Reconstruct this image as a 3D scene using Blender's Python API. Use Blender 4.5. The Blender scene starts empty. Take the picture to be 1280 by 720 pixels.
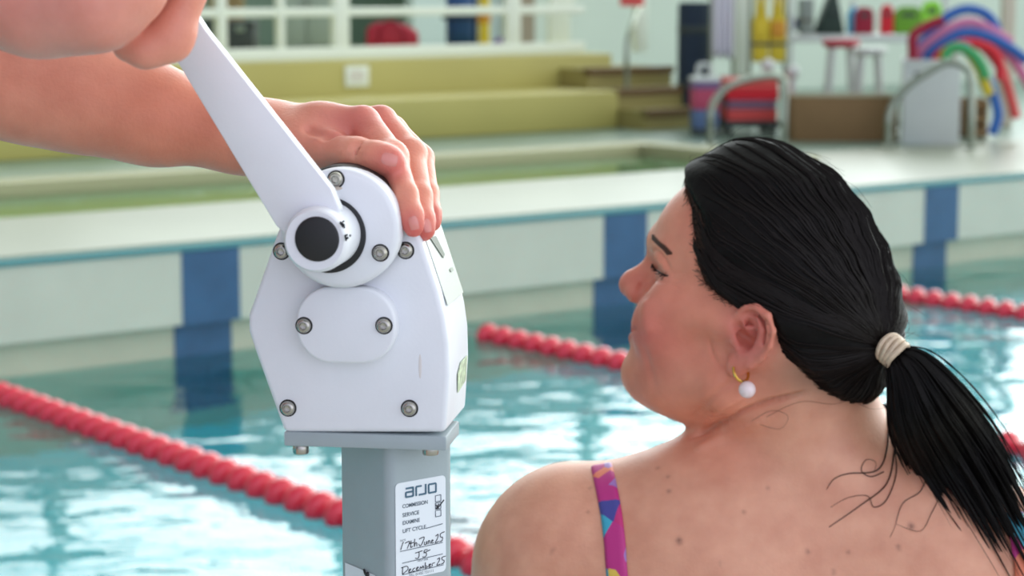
import bpy, bmesh, math, random
import numpy as np
from mathutils import Vector, Matrix, Quaternion
from mathutils.bvhtree import BVHTree

random.seed(7)
rng = np.random.default_rng(7)
SC = bpy.context.scene
COL = SC.collection
PI = math.pi

# ------------------------------------------------------------------ camera and survey frame
# z = 0 is the water of the big pool; the photographer holds the camera 1.32 m above it.
F = 2670.0
CAM = Vector((0, 0, 1.32))
PITCH = math.atan(380 / F)
FW = Vector((0, math.cos(PITCH), -math.sin(PITCH)))
UP = Vector((0, math.sin(PITCH), math.cos(PITCH)))
RT = Vector((1, 0, 0))
TH = math.radians(38)
U = Vector((math.cos(TH), math.sin(TH), 0))     # along the far pool wall
V = Vector((-math.sin(TH), math.cos(TH), 0))    # across the pool, along the lane ropes


def ray(px, py):
    return FW + RT * ((px - 640) / F) + UP * ((360 - py) / F)


def at(px, py, d):
    return CAM + ray(px, py) * d


def onz(px, py, z):
    r = ray(px, py)
    return CAM + r * ((z - CAM.z) / r.z)


def uv(u, v, z=0.0):
    return U * u + V * v + Vector((0, 0, z))


cam_data = bpy.data.cameras.new('camera')
cam = bpy.data.objects.new('camera', cam_data)
COL.objects.link(cam)
cam.location = CAM
cam.rotation_euler = (PI / 2 - PITCH, 0, 0)
cam_data.sensor_width = 36
cam_data.lens = F / 1280 * 36
cam_data.clip_start = 0.05
cam_data.dof.use_dof = True
cam_data.dof.focus_distance = 1.48
cam_data.dof.aperture_fstop = 10.0
SC.camera = cam


# ------------------------------------------------------------------ colours and materials
def lin(c):
    out = []
    for x in c[:3]:
        x = x / 255.0
        out.append(x / 12.92 if x <= 0.04045 else ((x + 0.055) / 1.055) ** 2.4)
    return (*out, 1.0)


def N(nt, kind, **kw):
    n = nt.nodes.new(kind)
    for k, v in kw.items():
        setattr(n, k, v)
    return n


def mat(name, rgb, rough=0.5, metal=0.0, var=0.0, vscale=8.0, bump=0.0, bscale=60.0, spec=0.5, sss=0.0, coat=0.0,
        stretch=None):
    m = bpy.data.materials.new(name)
    m.use_nodes = True
    nt = m.node_tree
    b = nt.nodes['Principled BSDF']
    c = lin(rgb)
    b.inputs['Base Color'].default_value = c
    b.inputs['Roughness'].default_value = rough
    b.inputs['Metallic'].default_value = metal
    b.inputs['Specular IOR Level'].default_value = spec
    b.inputs['Coat Weight'].default_value = coat
    if sss:
        b.inputs['Subsurface Weight'].default_value = sss
        b.inputs['Subsurface Radius'].default_value = (0.012, 0.005, 0.003)
        b.inputs['Subsurface Scale'].default_value = 1.0
    tc = N(nt, 'ShaderNodeTexCoord')
    src = tc.outputs['Object']
    if stretch:
        mp = N(nt, 'ShaderNodeMapping')
        mp.inputs['Scale'].default_value = stretch
        nt.links.new(src, mp.inputs['Vector'])
        src = mp.outputs['Vector']
    if var:
        nz = N(nt, 'ShaderNodeTexNoise')
        nz.inputs['Scale'].default_value = vscale
        nz.inputs['Detail'].default_value = 5
        nt.links.new(src, nz.inputs['Vector'])
        rp = N(nt, 'ShaderNodeValToRGB')
        rp.color_ramp.elements[0].position = 0.3
        rp.color_ramp.elements[1].position = 0.7
        rp.color_ramp.elements[0].color = (*[max(0, x * (1 - var)) for x in c[:3]], 1)
        rp.color_ramp.elements[1].color = (*[min(1, x * (1 + var)) for x in c[:3]], 1)
        nt.links.new(nz.outputs['Fac'], rp.inputs['Fac'])
        nt.links.new(rp.outputs['Color'], b.inputs['Base Color'])
    if bump:
        nz2 = N(nt, 'ShaderNodeTexNoise')
        nz2.inputs['Scale'].default_value = bscale
        nz2.inputs['Detail'].default_value = 4
        nt.links.new(src, nz2.inputs['Vector'])
        bp = N(nt, 'ShaderNodeBump')
        bp.inputs['Strength'].default_value = bump
        bp.inputs['Distance'].default_value = 0.002
        nt.links.new(nz2.outputs['Fac'], bp.inputs['Height'])
        nt.links.new(bp.outputs['Normal'], b.inputs['Normal'])
    return m


# ------------------------------------------------------------------ mesh building
class MB:
    """collects shapes into one bmesh"""

    def __init__(self):
        self.bm = bmesh.new()

    def box(self, lo, hi, M=None):
        lo, hi = Vector(lo), Vector(hi)
        vs = [self.bm.verts.new(((lo.x, hi.x)[i & 1], (lo.y, hi.y)[(i >> 1) & 1], (lo.z, hi.z)[(i >> 2) & 1])) for i in range(8)]
        if M is not None:
            for v in vs:
                v.co = M @ v.co
        for f in ((0, 2, 3, 1), (4, 5, 7, 6), (0, 1, 5, 4), (2, 6, 7, 3), (0, 4, 6, 2), (1, 3, 7, 5)):
            self.bm.faces.new([vs[i] for i in f])
        return self

    def prism(self, pts, y0, y1, M=None):
        """outline pts (x, z) extruded from y0 to y1"""
        a = [self.bm.verts.new((p[0], y0, p[1])) for p in pts]
        b = [self.bm.verts.new((p[0], y1, p[1])) for p in pts]
        if M is not None:
            for v in a + b:
                v.co = M @ v.co
        n = len(pts)
        self.bm.faces.new(a)
        self.bm.faces.new(b[::-1])
        for i in range(n):
            self.bm.faces.new((a[i], b[i], b[(i + 1) % n], a[(i + 1) % n]))
        return self

    def lathe(self, prof, seg=32, M=None):
        """prof: (radius, height) turned about local z"""
        rings = []
        for r, h in prof:
            if r < 1e-6:
                rings.append([self.bm.verts.new((0, 0, h))])
            else:
                rings.append([self.bm.verts.new((r * math.cos(2 * PI * i / seg), r * math.sin(2 * PI * i / seg), h)) for i in range(seg)])
        if M is not None:
            for rg in rings:
                for v in rg:
                    v.co = M @ v.co
        for a, b in zip(rings, rings[1:]):
            for i in range(seg):
                j = (i + 1) % seg
                q = [a[i % len(a)], a[j % len(a)], b[j % len(b)], b[i % len(b)]]
                q2 = []
                for v in q:
                    if v not in q2:
                        q2.append(v)
                if len(q2) > 2:
                    try:
                        self.bm.faces.new(q2)
                    except ValueError:
                        pass
        return self

    def tube(self, pts, rad, seg=10, caps=True, flat=1.0):
        pts = [Vector(p) for p in pts]
        n = len(pts)
        rs = rad if isinstance(rad, (list, tuple)) else [rad] * n
        rings = []
        t0 = (pts[1] - pts[0]).normalized()
        ref = Vector((0, 0, 1)) if abs(t0.z) < 0.9 else Vector((1, 0, 0))
        nrm = (ref - t0 * ref.dot(t0)).normalized()
        for i, p in enumerate(pts):
            t = (pts[min(i + 1, n - 1)] - pts[max(i - 1, 0)]).normalized()
            nrm = (nrm - t * nrm.dot(t)).normalized()
            bi = t.cross(nrm)
            rings.append([self.bm.verts.new(p + (nrm * math.cos(2 * PI * k / seg) + bi * math.sin(2 * PI * k / seg) * flat) * rs[i]) for k in range(seg)])
        for a, b in zip(rings, rings[1:]):
            for k in range(seg):
                self.bm.faces.new((a[k], a[(k + 1) % seg], b[(k + 1) % seg], b[k]))
        if caps:
            self.bm.faces.new(rings[0][::-1])
            self.bm.faces.new(rings[-1])
        return self

    def sphere(self, c, r, seg=16, M=None):
        c = Vector(c)
        r = Vector((r, r, r)) if not hasattr(r, '__len__') else Vector(r)
        prof = [(math.sin(PI * i / (seg // 2)), -math.cos(PI * i / (seg // 2))) for i in range(seg // 2 + 1)]
        T = Matrix.Translation(c) @ Matrix.Diagonal((*r, 1))
        if M is not None:
            T = M @ T
        return self.lathe(prof, seg, T)

    def quad(self, pts):
        self.bm.faces.new([self.bm.verts.new(p) for p in pts])
        return self

    def build(self, name, m, parent=None, smooth=True, bevel=0.0, bseg=2, angle=40, local=None):
        bmesh.ops.recalc_face_normals(self.bm, faces=self.bm.faces)
        if bevel:
            es = [e for e in self.bm.edges if len(e.link_faces) == 2 and e.calc_face_angle(0) > math.radians(25)]
            bmesh.ops.bevel(self.bm, geom=es, offset=bevel, segments=bseg, profile=0.5, affect='EDGES', clamp_overlap=True)
        me = bpy.data.meshes.new(name)
        self.bm.to_mesh(me)
        self.bm.free()
        if smooth:
            me.shade_smooth()
            me.set_sharp_from_angle(angle=math.radians(angle))
        o = bpy.data.objects.new(name, me)
        if m is not None:
            me.materials.append(m)
        COL.objects.link(o)
        if parent is not None:
            o.parent = parent
        return o


def tag(o, label=None, cat=None, group=None, kind=None):
    if label:
        o['label'] = label
    if cat:
        o['category'] = cat
    if group:
        o['group'] = group
    if kind:
        o['kind'] = kind
    return o


def empty(name, M, label=None, cat=None, group=None):
    o = bpy.data.objects.new(name, None)
    COL.objects.link(o)
    o.matrix_world = M if isinstance(M, Matrix) else Matrix.Translation(M)
    o.empty_display_size = 0.05
    return tag(o, label, cat, group)


def struct(o):
    o['kind'] = 'structure'
    return o


def frame_uv(u, v, z, spin=0.0):
    """local x along the far wall, local y away across the pool"""
    return Matrix.Translation(uv(u, v, z)) @ Matrix.Rotation(TH + spin, 4, 'Z')


MUV = Matrix.Rotation(TH, 4, 'Z')


def spline(pts, n=8):
    """Catmull-Rom through the points"""
    P = [Vector(p) for p in pts]
    out = []
    for i in range(len(P) - 1):
        p0, p1, p2, p3 = P[max(i - 1, 0)], P[i], P[i + 1], P[min(i + 2, len(P) - 1)]
        for k in range(n):
            t = k / n
            out.append(0.5 * ((2 * p1) + (p2 - p0) * t + (2 * p0 - 5 * p1 + 4 * p2 - p3) * t * t + (3 * p1 - p0 - 3 * p2 + p3) * t ** 3))
    out.append(P[-1])
    return out


# ------------------------------------------------------------------ daylight
world = bpy.data.worlds.new('daylight')
SC.world = world
world.use_nodes = True
nt = world.node_tree
bg = nt.nodes['Background']
tc = N(nt, 'ShaderNodeTexCoord')
sx = N(nt, 'ShaderNodeSeparateXYZ')
nt.links.new(tc.outputs['Generated'], sx.inputs[0])
# the tall glazing is beyond the pool (+y, to the right); the hall behind the camera is dimmer and bluer,
# dimmest on the left, and the roof cuts the light from straight above
dt = N(nt, 'ShaderNodeVectorMath', operation='DOT_PRODUCT')
nt.links.new(tc.outputs['Generated'], dt.inputs[0])
dt.inputs[1].default_value = Vector((0.28, 0.92, 0.27)).normalized()
rp = N(nt, 'ShaderNodeValToRGB')
mr = N(nt, 'ShaderNodeMapRange')
nt.links.new(dt.outputs['Value'], mr.inputs['Value'])
mr.inputs['From Min'].default_value = -1
mr.inputs['From Max'].default_value = 1
nt.links.new(mr.outputs['Result'], rp.inputs['Fac'])
E = rp.color_ramp.elements
E[0].position, E[0].color = 0.0, (1.08, 1.15, 1.46, 1)
E[1].position, E[1].color = 0.955, (5.0, 5.4, 5.4, 1)
for pos_, c_ in ((0.30, (1.22, 1.28, 1.52, 1)), (0.55, (1.10, 1.17, 1.22, 1)), (0.78, (1.12, 1.20, 1.10, 1)), (0.90, (2.6, 2.8, 2.7, 1))):
    e = E.new(pos_)
    e.color = c_


def mrange(sock, a, b, c, d):
    m = N(nt, 'ShaderNodeMapRange', interpolation_type='SMOOTHSTEP')
    nt.links.new(sock, m.inputs['Value'])
    m.inputs['From Min'].default_value, m.inputs['From Max'].default_value = a, b
    m.inputs['To Min'].default_value, m.inputs['To Max'].default_value = c, d
    return m.outputs['Result']


fz = mrange(sx.outputs['Z'], 0.36, 0.72, 1.0, 0.62)
fx = mrange(sx.outputs['X'], -0.9, 0.9, 0.44, 1.42)
mu = N(nt, 'ShaderNodeMath', operation='MULTIPLY')
nt.links.new(fz, mu.inputs[0])
nt.links.new(fx, mu.inputs[1])
nt.links.new(mu.outputs[0], bg.inputs['Strength'])
nt.links.new(rp.outputs['Color'], bg.inputs['Color'])

vs = SC.view_settings
vs.view_transform = 'Standard'
vs.look = 'None'
vs.exposure = 0.0
vs.gamma = 1.0
vs.use_curve_mapping = False
SC.cycles.use_denoising = True
SC.cycles.max_bounces = 10
SC.cycles.sample_clamp_indirect = 6.0
# ------------------------------------------------------------------ the pool and the far deck
M_white_tile = mat('white tile', (206, 205, 184), 0.35, var=0.05, vscale=3)
M_ledge_tile = mat('cream tile', (200, 194, 166), 0.4, var=0.06, vscale=4)
M_blue_tile = mat('blue tile', (58, 94, 128), 0.35, var=0.10, vscale=9)
M_teal_trim = mat('teal trim', (92, 152, 150), 0.35)
M_deck_white = mat('pale deck', (142, 148, 126), 0.35, var=0.08, vscale=1.3)
M_deck_grey = mat('grey green deck', (116, 142, 126), 0.3, var=0.10, vscale=2.0)
M_kerb = mat('cream kerb', (156, 156, 114), 0.5)
M_olive = mat('olive yellow paint', (176, 168, 92), 0.6, var=0.05, vscale=1.2)
M_brown = mat('brown step edge', (104, 80, 44), 0.6)
M_steps = mat('olive step', (150, 140, 80), 0.6)
M_white_paint = mat('white paint', (226, 234, 214), 0.45)
M_room_green = mat('pale green wall', (116, 140, 116), 0.6, var=0.10, vscale=1.1)
M_pool_floor = mat('pool floor tile', (104, 228, 240), 0.5, var=0.06, vscale=2.5)


def uvbox(name, u0, u1, v0, v1, z0, z1, m, bevel=0.0, parent=None):
    return MB().box((u0, v0, z0), (u1, v1, z1), MUV).build(name, m, parent, smooth=bool(bevel), bevel=bevel)


U0, U1 = -14.0, 26.0
VW = 6.60
struct(uvbox('wall_pool', U0, U1, VW, 7.7, 0.125, 0.385, M_white_tile))
struct(uvbox('wall_pool_foot', U0, U1, VW + 0.065, 7.7, -1.15, 0.125, M_ledge_tile))
struct(uvbox('trim_1', U0, U1, VW - 0.012, 7.0, 0.388, 0.412, M_teal_trim, 0.004))
struct(uvbox('floor_1', U0, U1, VW + 0.01, 7.72, 0.40, 0.42, M_deck_white))
n = 2
for k in range(-1, 4):
    uc = 3.795 + 1.955 * k
    struct(uvbox('trim_%d' % n, uc - 0.117, uc + 0.117, VW - 0.004, VW + 0.02, 0.125, 0.386, M_blue_tile)); n += 1
    struct(uvbox('trim_%d' % n, uc - 0.117, uc + 0.117, VW + 0.061, VW + 0.09, -0.95, 0.124, M_blue_tile)); n += 1
    struct(uvbox('trim_%d' % n, uc - 0.117, uc + 0.117, 1.75, 5.3, -1.16, -1.146, M_blue_tile)); n += 1
struct(uvbox('floor_pool', U0, U1, 1.4, 7.7, -1.35, -1.15, M_pool_floor))
# near side of the pool: the deck that the lift and the photographer stand on
M_near = mat('near deck', (190, 192, 182), 0.5, var=0.08, vscale=3)
struct(uvbox('floor_2', U0, U1, -3.0, 1.5, -1.35, 0.42, M_near))

# learner pool set into the far deck
UL = 7.86
struct(uvbox('floor_learner_pool', U0, UL, 7.7, 8.9, 0.10, 0.20, mat('green pool floor', (140, 196, 156), 0.5)))
struct(uvbox('trim_20', U0, UL + 0.2, 8.90, 9.12, 0.2, 0.44, M_kerb, 0.01))
struct(uvbox('trim_21', UL, UL + 0.2, 7.72, 8.90, 0.2, 0.44, M_kerb, 0.01))
struct(uvbox('floor_3', U0, 9.9, 9.12, 16, 0.2, 0.42, M_deck_grey))
struct(uvbox('floor_4', UL + 0.2, U1, 8.05, 9.12, 0.2, 0.42, M_deck_grey))
struct(uvbox('floor_5', UL + 0.2, U1, 7.72, 8.05, 0.2, 0.42, M_deck_white))
struct(uvbox('floor_6', 9.9, U1, 9.12, 16, 0.2, 0.42, M_deck_grey))


def water(name, c_refr, bump_h, s1, s2, rough=0.01):
    m = bpy.data.materials.new(name)
    m.use_nodes = True
    nt = m.node_tree
    nt.nodes.clear()
    out = N(nt, 'ShaderNodeOutputMaterial')
    rf = N(nt, 'ShaderNodeBsdfRefraction')
    rf.inputs['Color'].default_value = c_refr
    rf.inputs['IOR'].default_value = 1.33
    rf.inputs['Roughness'].default_value = 0.02
    gl = N(nt, 'ShaderNodeBsdfGlossy')
    gl.inputs['Roughness'].default_value = rough
    gl.inputs['Color'].default_value = (1, 1, 1, 1)
    fr = N(nt, 'ShaderNodeFresnel')
    fr.inputs['IOR'].default_value = 1.33
    mx = N(nt, 'ShaderNodeMixShader')
    tc = N(nt, 'ShaderNodeTexCoord')
    mp = N(nt, 'ShaderNodeMapping')
    mp.inputs['Rotation'].default_value = (0, 0, -0.5)
    mp.inputs['Scale'].default_value = (0.75, 1.35, 1)
    nt.links.new(tc.outputs['Object'], mp.inputs['Vector'])
    a = N(nt, 'ShaderNodeTexNoise')
    a.inputs['Scale'].default_value = s1
    a.inputs['Detail'].default_value = 1.5
    a.inputs['Distortion'].default_value = 0.4
    b = N(nt, 'ShaderNodeTexNoise')
    b.inputs['Scale'].default_value = s2
    b.inputs['Detail'].default_value = 2
    nt.links.new(mp.outputs['Vector'], a.inputs['Vector'])
    nt.links.new(mp.outputs['Vector'], b.inputs['Vector'])
    ma = N(nt, 'ShaderNodeMath', operation='MULTIPLY_ADD')
    nt.links.new(b.outputs['Fac'], ma.inputs[0])
    ma.inputs[1].default_value = 0.22
    nt.links.new(a.outputs['Fac'], ma.inputs[2])
    bp = N(nt, 'ShaderNodeBump')
    bp.inputs['Strength'].default_value = 1.0
    bp.inputs['Distance'].default_value = bump_h
    nt.links.new(ma.outputs[0], bp.inputs['Height'])
    for x in (rf, gl, fr):
        nt.links.new(bp.outputs['Normal'], x.inputs['Normal'])
    nt.links.new(fr.outputs[0], mx.inputs[0])
    nt.links.new(rf.outputs[0], mx.inputs[1])
    nt.links.new(gl.outputs[0], mx.inputs[2])
    nt.links.new(mx.outputs[0], out.inputs['Surface'])
    return m


W = MB().quad([uv(U0, 1.5), uv(U1, 1.5), uv(U1, VW + 0.066), uv(U0, VW + 0.066)]).build('pool_water', water('pool water', (0.64, 0.985, 0.99, 1), 0.017, 2.6, 9.0), smooth=False)
struct(W)
W2 = MB().quad([uv(U0, 7.7, .385), uv(UL, 7.7, .385), uv(UL, 8.9, .385), uv(U0, 8.9, .385)]).build('pool_water_learner', water('learner pool water', (0.78, 0.93, 0.80, 1), 0.004, 2.0, 6.0), smooth=False)
struct(W2)

# terrace of two broad ledges, and the steps at its end
struct(uvbox('wall_terrace', U0, 8.82, 10.2, 10.85, 0.42, 0.655, M_olive, 0.012))
struct(uvbox('wall_terrace_upper', U0, 9.28, 10.8, 13.2, 0.42, 0.865, M_olive, 0.012))
for i in range(3):
    struct(uvbox('floor_step_%d' % (i + 1), 8.83, 9.55 - 0.0 * i, 9.95 + 0.28 * i, 10.8 + .2, 0.42 + 0.12 * i, 0.54 + 0.12 * i, M_steps))
    struct(uvbox('trim_%d' % (30 + i), 8.83, 9.56, 9.935 + 0.28 * i, 10.0 + 0.28 * i, 0.50 + 0.12 * i, 0.545 + 0.12 * i, M_brown))

# back of the hall: a wall with the high glazing above it
struct(uvbox('wall_back', U0, 10.3, 14.2, 14.4, 0.4, 2.15, M_room_green))
M_pale = mat('pale hall wall', (206, 220, 200), 0.6, var=0.05, vscale=.6)
struct(uvbox('wall_back_right', 10.3, U1, 13.2, 13.4, 0.4, 2.15, M_pale))
struct(uvbox('wall_side', 10.3, 10.45, 13.2, 14.4, 0.4, 2.15, M_pale))
wi = 1
for uu in np.arange(U0, U1, 2.6):
    struct(uvbox('window_%d' % wi, uu, uu + 0.12, 14.25, 14.4, 2.15, 6.0, M_white_paint)); wi += 1
struct(uvbox('window_%d' % wi, U0, U1, 14.25, 14.4, 4.1, 4.2, M_white_paint))

# ------------------------------------------------------------------ lane ropes
M_red = mat('red float', (228, 12, 54), 0.3, spec=0.5, coat=0.8)
M_red.node_tree.nodes['Principled BSDF'].inputs['Subsurface Weight'].default_value = 0.0
M_cable = mat('rope cable', (190, 190, 180), 0.5)
PITCH_D = 0.094
prof = [(0.010, -0.045), (0.024, -0.043), (0.026, -0.026), (0.038, -0.022), (0.0475, -0.012), (0.0505, 0.0), (0.0475, 0.012), (0.038, 0.022), (0.026, 0.026), (0.024, 0.043), (0.010, 0.045)]
disc_mesh = None
for (ur, v_from, v_to, z, lab) in (
        (2.845, 2.35, 6.45, 0.012, 'red lane rope nearest the camera, running behind the winch column'),
        (4.79, 3.55, 6.45, 0.012, 'red lane rope that passes behind the dark-haired woman, middle of three'),
        (6.79, 4.9, 6.45, 0.012, 'red lane rope farthest from the camera, right of the hair bun tie')):
    t = empty('lane_rope', frame_uv(ur, v_from, z), lab.replace('hair bun tie', 'woman’s head').replace('’', "'"), 'lane rope', 'red lane ropes in the pool')
    t.matrix_world = frame_uv(ur, v_from, z)
    L = v_to - v_from
    MB().tube([(0, -0.3, 0.0), (0, L + 0.12, 0.0)], 0.006, 8).build('cable', M_cable, t)
    cnt = int(L / PITCH_D)
    extra = MB()
    n_extra = 0
    for i in range(cnt):
        R = Matrix.Translation((0, i * PITCH_D, 0)) @ Matrix.Rotation(-PI / 2, 4, 'X') @ Matrix.Rotation(i * 0.7, 4, 'Z')
        if i < 100:
            if disc_mesh is None:
                o = MB().lathe(prof, 24).build('float_disc', M_red, t)
                disc_mesh = o.data
            else:
                o = bpy.data.objects.new('float_disc', disc_mesh)
                COL.objects.link(o)
                o.parent = t
            o.matrix_local = R
        else:
            extra.lathe(prof, 24, R)
            n_extra += 1
    if n_extra:
        tag(extra.build('float_discs_far', M_red, t), kind='stuff')
    else:
        extra.bm.free()
# ------------------------------------------------------------------ hand winch of the pool lift
DEP = 0.078
PSI = math.radians(8)
W0 = at(435, 400, 1.35)
WM = Matrix.Translation(W0) @ Matrix.Rotation(-PSI, 4, 'Z')
WI = WM.inverted()


def wp(px, py, out=0.0):
    """(x, z) on the winch front plane, moved `out` metres towards the viewer"""
    o, r = WI @ CAM, WI.to_3x3() @ ray(px, py)
    t = (-out - o.y) / r.y
    p = o + r * t
    return (p.x, p.z)


M_wht = mat('white powder coat', (226, 228, 234), 0.38, var=0.02, vscale=30, bump=0.05, bscale=400)
M_blk = mat('black plastic', (22, 23, 25), 0.45)
M_steel = mat('stainless steel', (176, 172, 164), 0.25, metal=1.0)
M_dark = mat('dark recess', (30, 28, 26), 0.6)
M_grey = mat('grey powder coat', (158, 170, 174), 0.42, var=0.03, vscale=40, bump=0.06, bscale=300)
M_paper = mat('white sticker', (226, 232, 238), 0.4)
M_ink = mat('printed grey ink', (74, 88, 100), 0.6)
M_pen = mat('black pen', (34, 36, 44), 0.6)

winch = empty('pool_lift_winch', WM, 'white hand-cranked winch on a grey square column at the pool edge', 'pool lift')

outline = [(374, 250), (352, 275), (343, 300), (318, 372), (310, 394), (310, 414), (318, 438), (355, 541), (557, 541), (561.5, 470), (560.5, 430),
           (556, 398), (548, 365), (523, 290), (508, 264), (484, 245), (455, 236), (430, 233), (398, 237)]
pts = [wp(*p) for p in outline]
body = MB().prism(pts, 0, DEP).build('housing', M_wht, winch, bevel=0.0035, bseg=3)

# raised round bearing boss, cover, hub and crank
c = wp(424, 286, 0.022)
rb = 75 / F * 1.33
FR = lambda cx, cz, out: Matrix.Translation((cx, -out, cz)) @ Matrix.Rotation(PI / 2, 4, 'X')   # lathe axis towards the viewer


def disc(name, m, cx, cz, y0, y1, r, rnd=0.003, seg=64, hole=0.0):
    pr = [(0, y0), (r, y0), (r, y1 - rnd), (r - rnd * 0.3, y1 - rnd * 0.3), (r - rnd, y1), (0, y1)]
    return MB().lathe(pr, seg, FR(cx, cz, 0)).build(name, m, winch, angle=50)


gk = wp(430, 281, 0.0)
disc('gasket', M_blk, gk[0], gk[1], -0.02, 0.008, rb * 1.02)
disc('bearing_boss', M_wht, c[0], c[1], 0.004, 0.022, rb, 0.004)
g2 = wp(410, 294, 0.0235)
disc('shaft_seal', M_blk, g2[0], g2[1], 0.021, 0.0235, 47.5 / F * 1.33, 0.0005)
h = wp(396.5, 298, 0.062)
h0 = wp(407, 295.5, 0.0235)
# hub is a short cylinder standing on the shaft
hb = MB()
r1 = 39.5 / F * 1.29
hb.lathe([(0, 0.022), (r1 * 1.05, 0.022), (r1 * 1.05, 0.054), (r1 * 1.0, 0.0605), (r1 * .93, 0.062), (0, 0.062)], 64, FR(h0[0] * .45 + h[0] * .55, h0[1] * .45 + h[1] * .55, 0))
hub = hb.build('hub', M_wht, winch, angle=40)
cp = wp(396, 299, 0.0625)
disc('hub_cap', M_blk, cp[0], cp[1], 0.05, 0.0632, 28.3 / F * 1.29, 0.0012)
# smudged print on the hub rim
for k, (x, y) in enumerate(((429, 281), (434, 298))):
    q = wp(x, y, 0.0625)
    mk = MB()
    for j in range(5):
        a = wp(x + random.uniform(-4, 4), y + random.uniform(-5, 5), 0.0628)
        b = wp(x + random.uniform(-4, 4), y + random.uniform(-5, 5), 0.0628)
        mk.tube([(a[0], -0.0622, a[1]), (b[0], -0.0622, b[1])], 0.0006, 5)
    mk.build('worn_print', M_pen, hub)

# crank arm: a flat bar that widens to the hub
co = 0.050
arm = [wp(*p, co) for p in ((345, 283), (225, 84), (192, 32), (178, -4), (190, -24), (212, -22), (232, 0), (257, 38), (414, 236), (425, 262), (408, 300), (376, 308))]
crank = MB().prism(arm, -co, -co + 0.011).build('crank_arm', M_wht, winch, bevel=0.0016, bseg=2)
ha = wp(207, 8, co)
hn = MB().lathe([(0, 0.0), (0.008, 0.0), (0.009, 0.012), (0.0135, 0.016), (0.015, 0.06), (0.0145, 0.11), (0.011, 0.118), (0, 0.119)], 32,
                Matrix.Translation((ha[0], -co, ha[1])) @ Matrix.Rotation(PI / 2, 4, 'X')).build('crank_handle', M_blk, crank)

# raised rounded cover
cv = []
x0, z1 = wp(369, 358, 0.012)
x1, z0 = wp(495, 456, 0.012)
rr = (z1 - z0) * 0.47
for (cx, cz, a0) in ((x1 - rr, z1 - rr, 0), (x0 + rr, z1 - rr, 90), (x0 + rr, z0 + rr, 180), (x1 - rr, z0 + rr, 270)):
    for j in range(9):
        a = math.radians(a0 + j * 90 / 8)
        cv.append((cx + rr * math.cos(a), cz + rr * math.sin(a)))
cover = MB().prism(cv, -0.012, 0.002).build('cover_plate', M_wht, winch, bevel=0.002, bseg=3)


def bolt(px, py, out, r=9.6, parent=winch):
    q = wp(px, py, out)
    R = r / F * (1.35 - out)
    M = FR(q[0], q[1], 0)
    b = MB()
    # socket-head button: domed ring with a hexagon recess
    b.lathe([(R * .98, out - 0.001), (R * .98, out + 0.0012), (R * .86, out + 0.0026), (R * .66, out + 0.0034), (R * .5, out + 0.0034)], 28, M)
    o = b.build('bolt', M_steel, parent)
    s = MB()
    s.lathe([(R * .5, out + 0.0034), (R * .46, out + 0.0008), (0, out + 0.0006)], 6, M @ Matrix.Rotation(0.4 + px, 4, 'Z'))
    s.build('socket', M_steel, o, smooth=False)
    w = MB()
    w.lathe([(R * .95, out + 0.0002), (R * 1.16, out + 0.0002), (R * 1.16, out - 0.002)], 28, M)
    w.build('washer', M_dark, o)
    return o


for p in ((420, 224, 0.022), (352, 314, 0.0), (475.5, 316, 0.022), (507, 313, 0.0), (360, 510, 0.0), (512, 510.5, 0.0), (380, 407, 0.012), (480, 407, 0.012)):
    bolt(*p)

# faint rust streak on the housing
q = wp(525, 458, 0.0004)
M_rust = mat('rust streak', (220, 214, 212), 0.5)
MB().sphere((q[0], -0.00005, q[1]), (0.0010, 0.00012, 0.008), 12).build('rust_streak', M_rust, body)
q = wp(420, 235, .0222)
MB().sphere((q[0], -0.0220, q[1]), (0.004, 0.0003, 0.0015), 12).build('rust_streak', mat('rust stain', (206, 190, 176), .5), body)

# side of the housing: stickers on the slanting flank
pa, pb = Vector((wp(548, 365)[0], 0, wp(548, 365)[1])), Vector((wp(523, 290)[0], 0, wp(523, 290)[1]))
pc, pd = Vector((wp(561.5, 470)[0], 0, wp(561.5, 470)[1])), Vector((wp(557, 541)[0], 0, wp(557, 541)[1]))


def flank(a, b, s, y):
    p = a.lerp(b, s)
    t = (b - a).normalized()
    nrm = Vector((t.z, 0, -t.x))
    if nrm.x < 0:
        nrm = -nrm
    return p + nrm * 0.0006 + Vector((0, y, 0))


def sticker(name, m, a, b, quads, parent=body, lift=0.0):
    mb = MB()
    vsn = [flank(a, b, s, y) + Vector((lift, 0, 0)) for s, y in quads]
    mb.quad(vsn)
    o = mb.build(name, m, parent, smooth=False)
    sol = o.modifiers.new('t', 'SOLIDIFY')
    sol.thickness = 0.0003
    return o


M_clear = mat('clear film label', (222, 228, 220), 0.25)
sticker('flank_label', M_clear, pa, pb, ((-0.28, 0.012), (0.97, 0.012), (0.97, 0.072), (-0.28, 0.072)))
sticker('warning_mark', mat('dark grey print', (92, 98, 84), .5), pa, pb, ((0.84, 0.022), (0.80, 0.042), (0.46, 0.05), (0.42, 0.042)), lift=0.0005)
sticker('small_print', mat('grey print', (150, 158, 146), .5), pa, pb, ((0.20, 0.05), (0.20, 0.06), (0.14, 0.062), (0.14, 0.052)), lift=0.0005)
sticker('picture_label', mat('green picture print', (188, 202, 172), .5, var=.5, vscale=160), pc, pd, ((-.05, 0.040), (.12, 0.030), (.48, 0.036), (.40, 0.066), (-.05, 0.066)), lift=0.0003)

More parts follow.
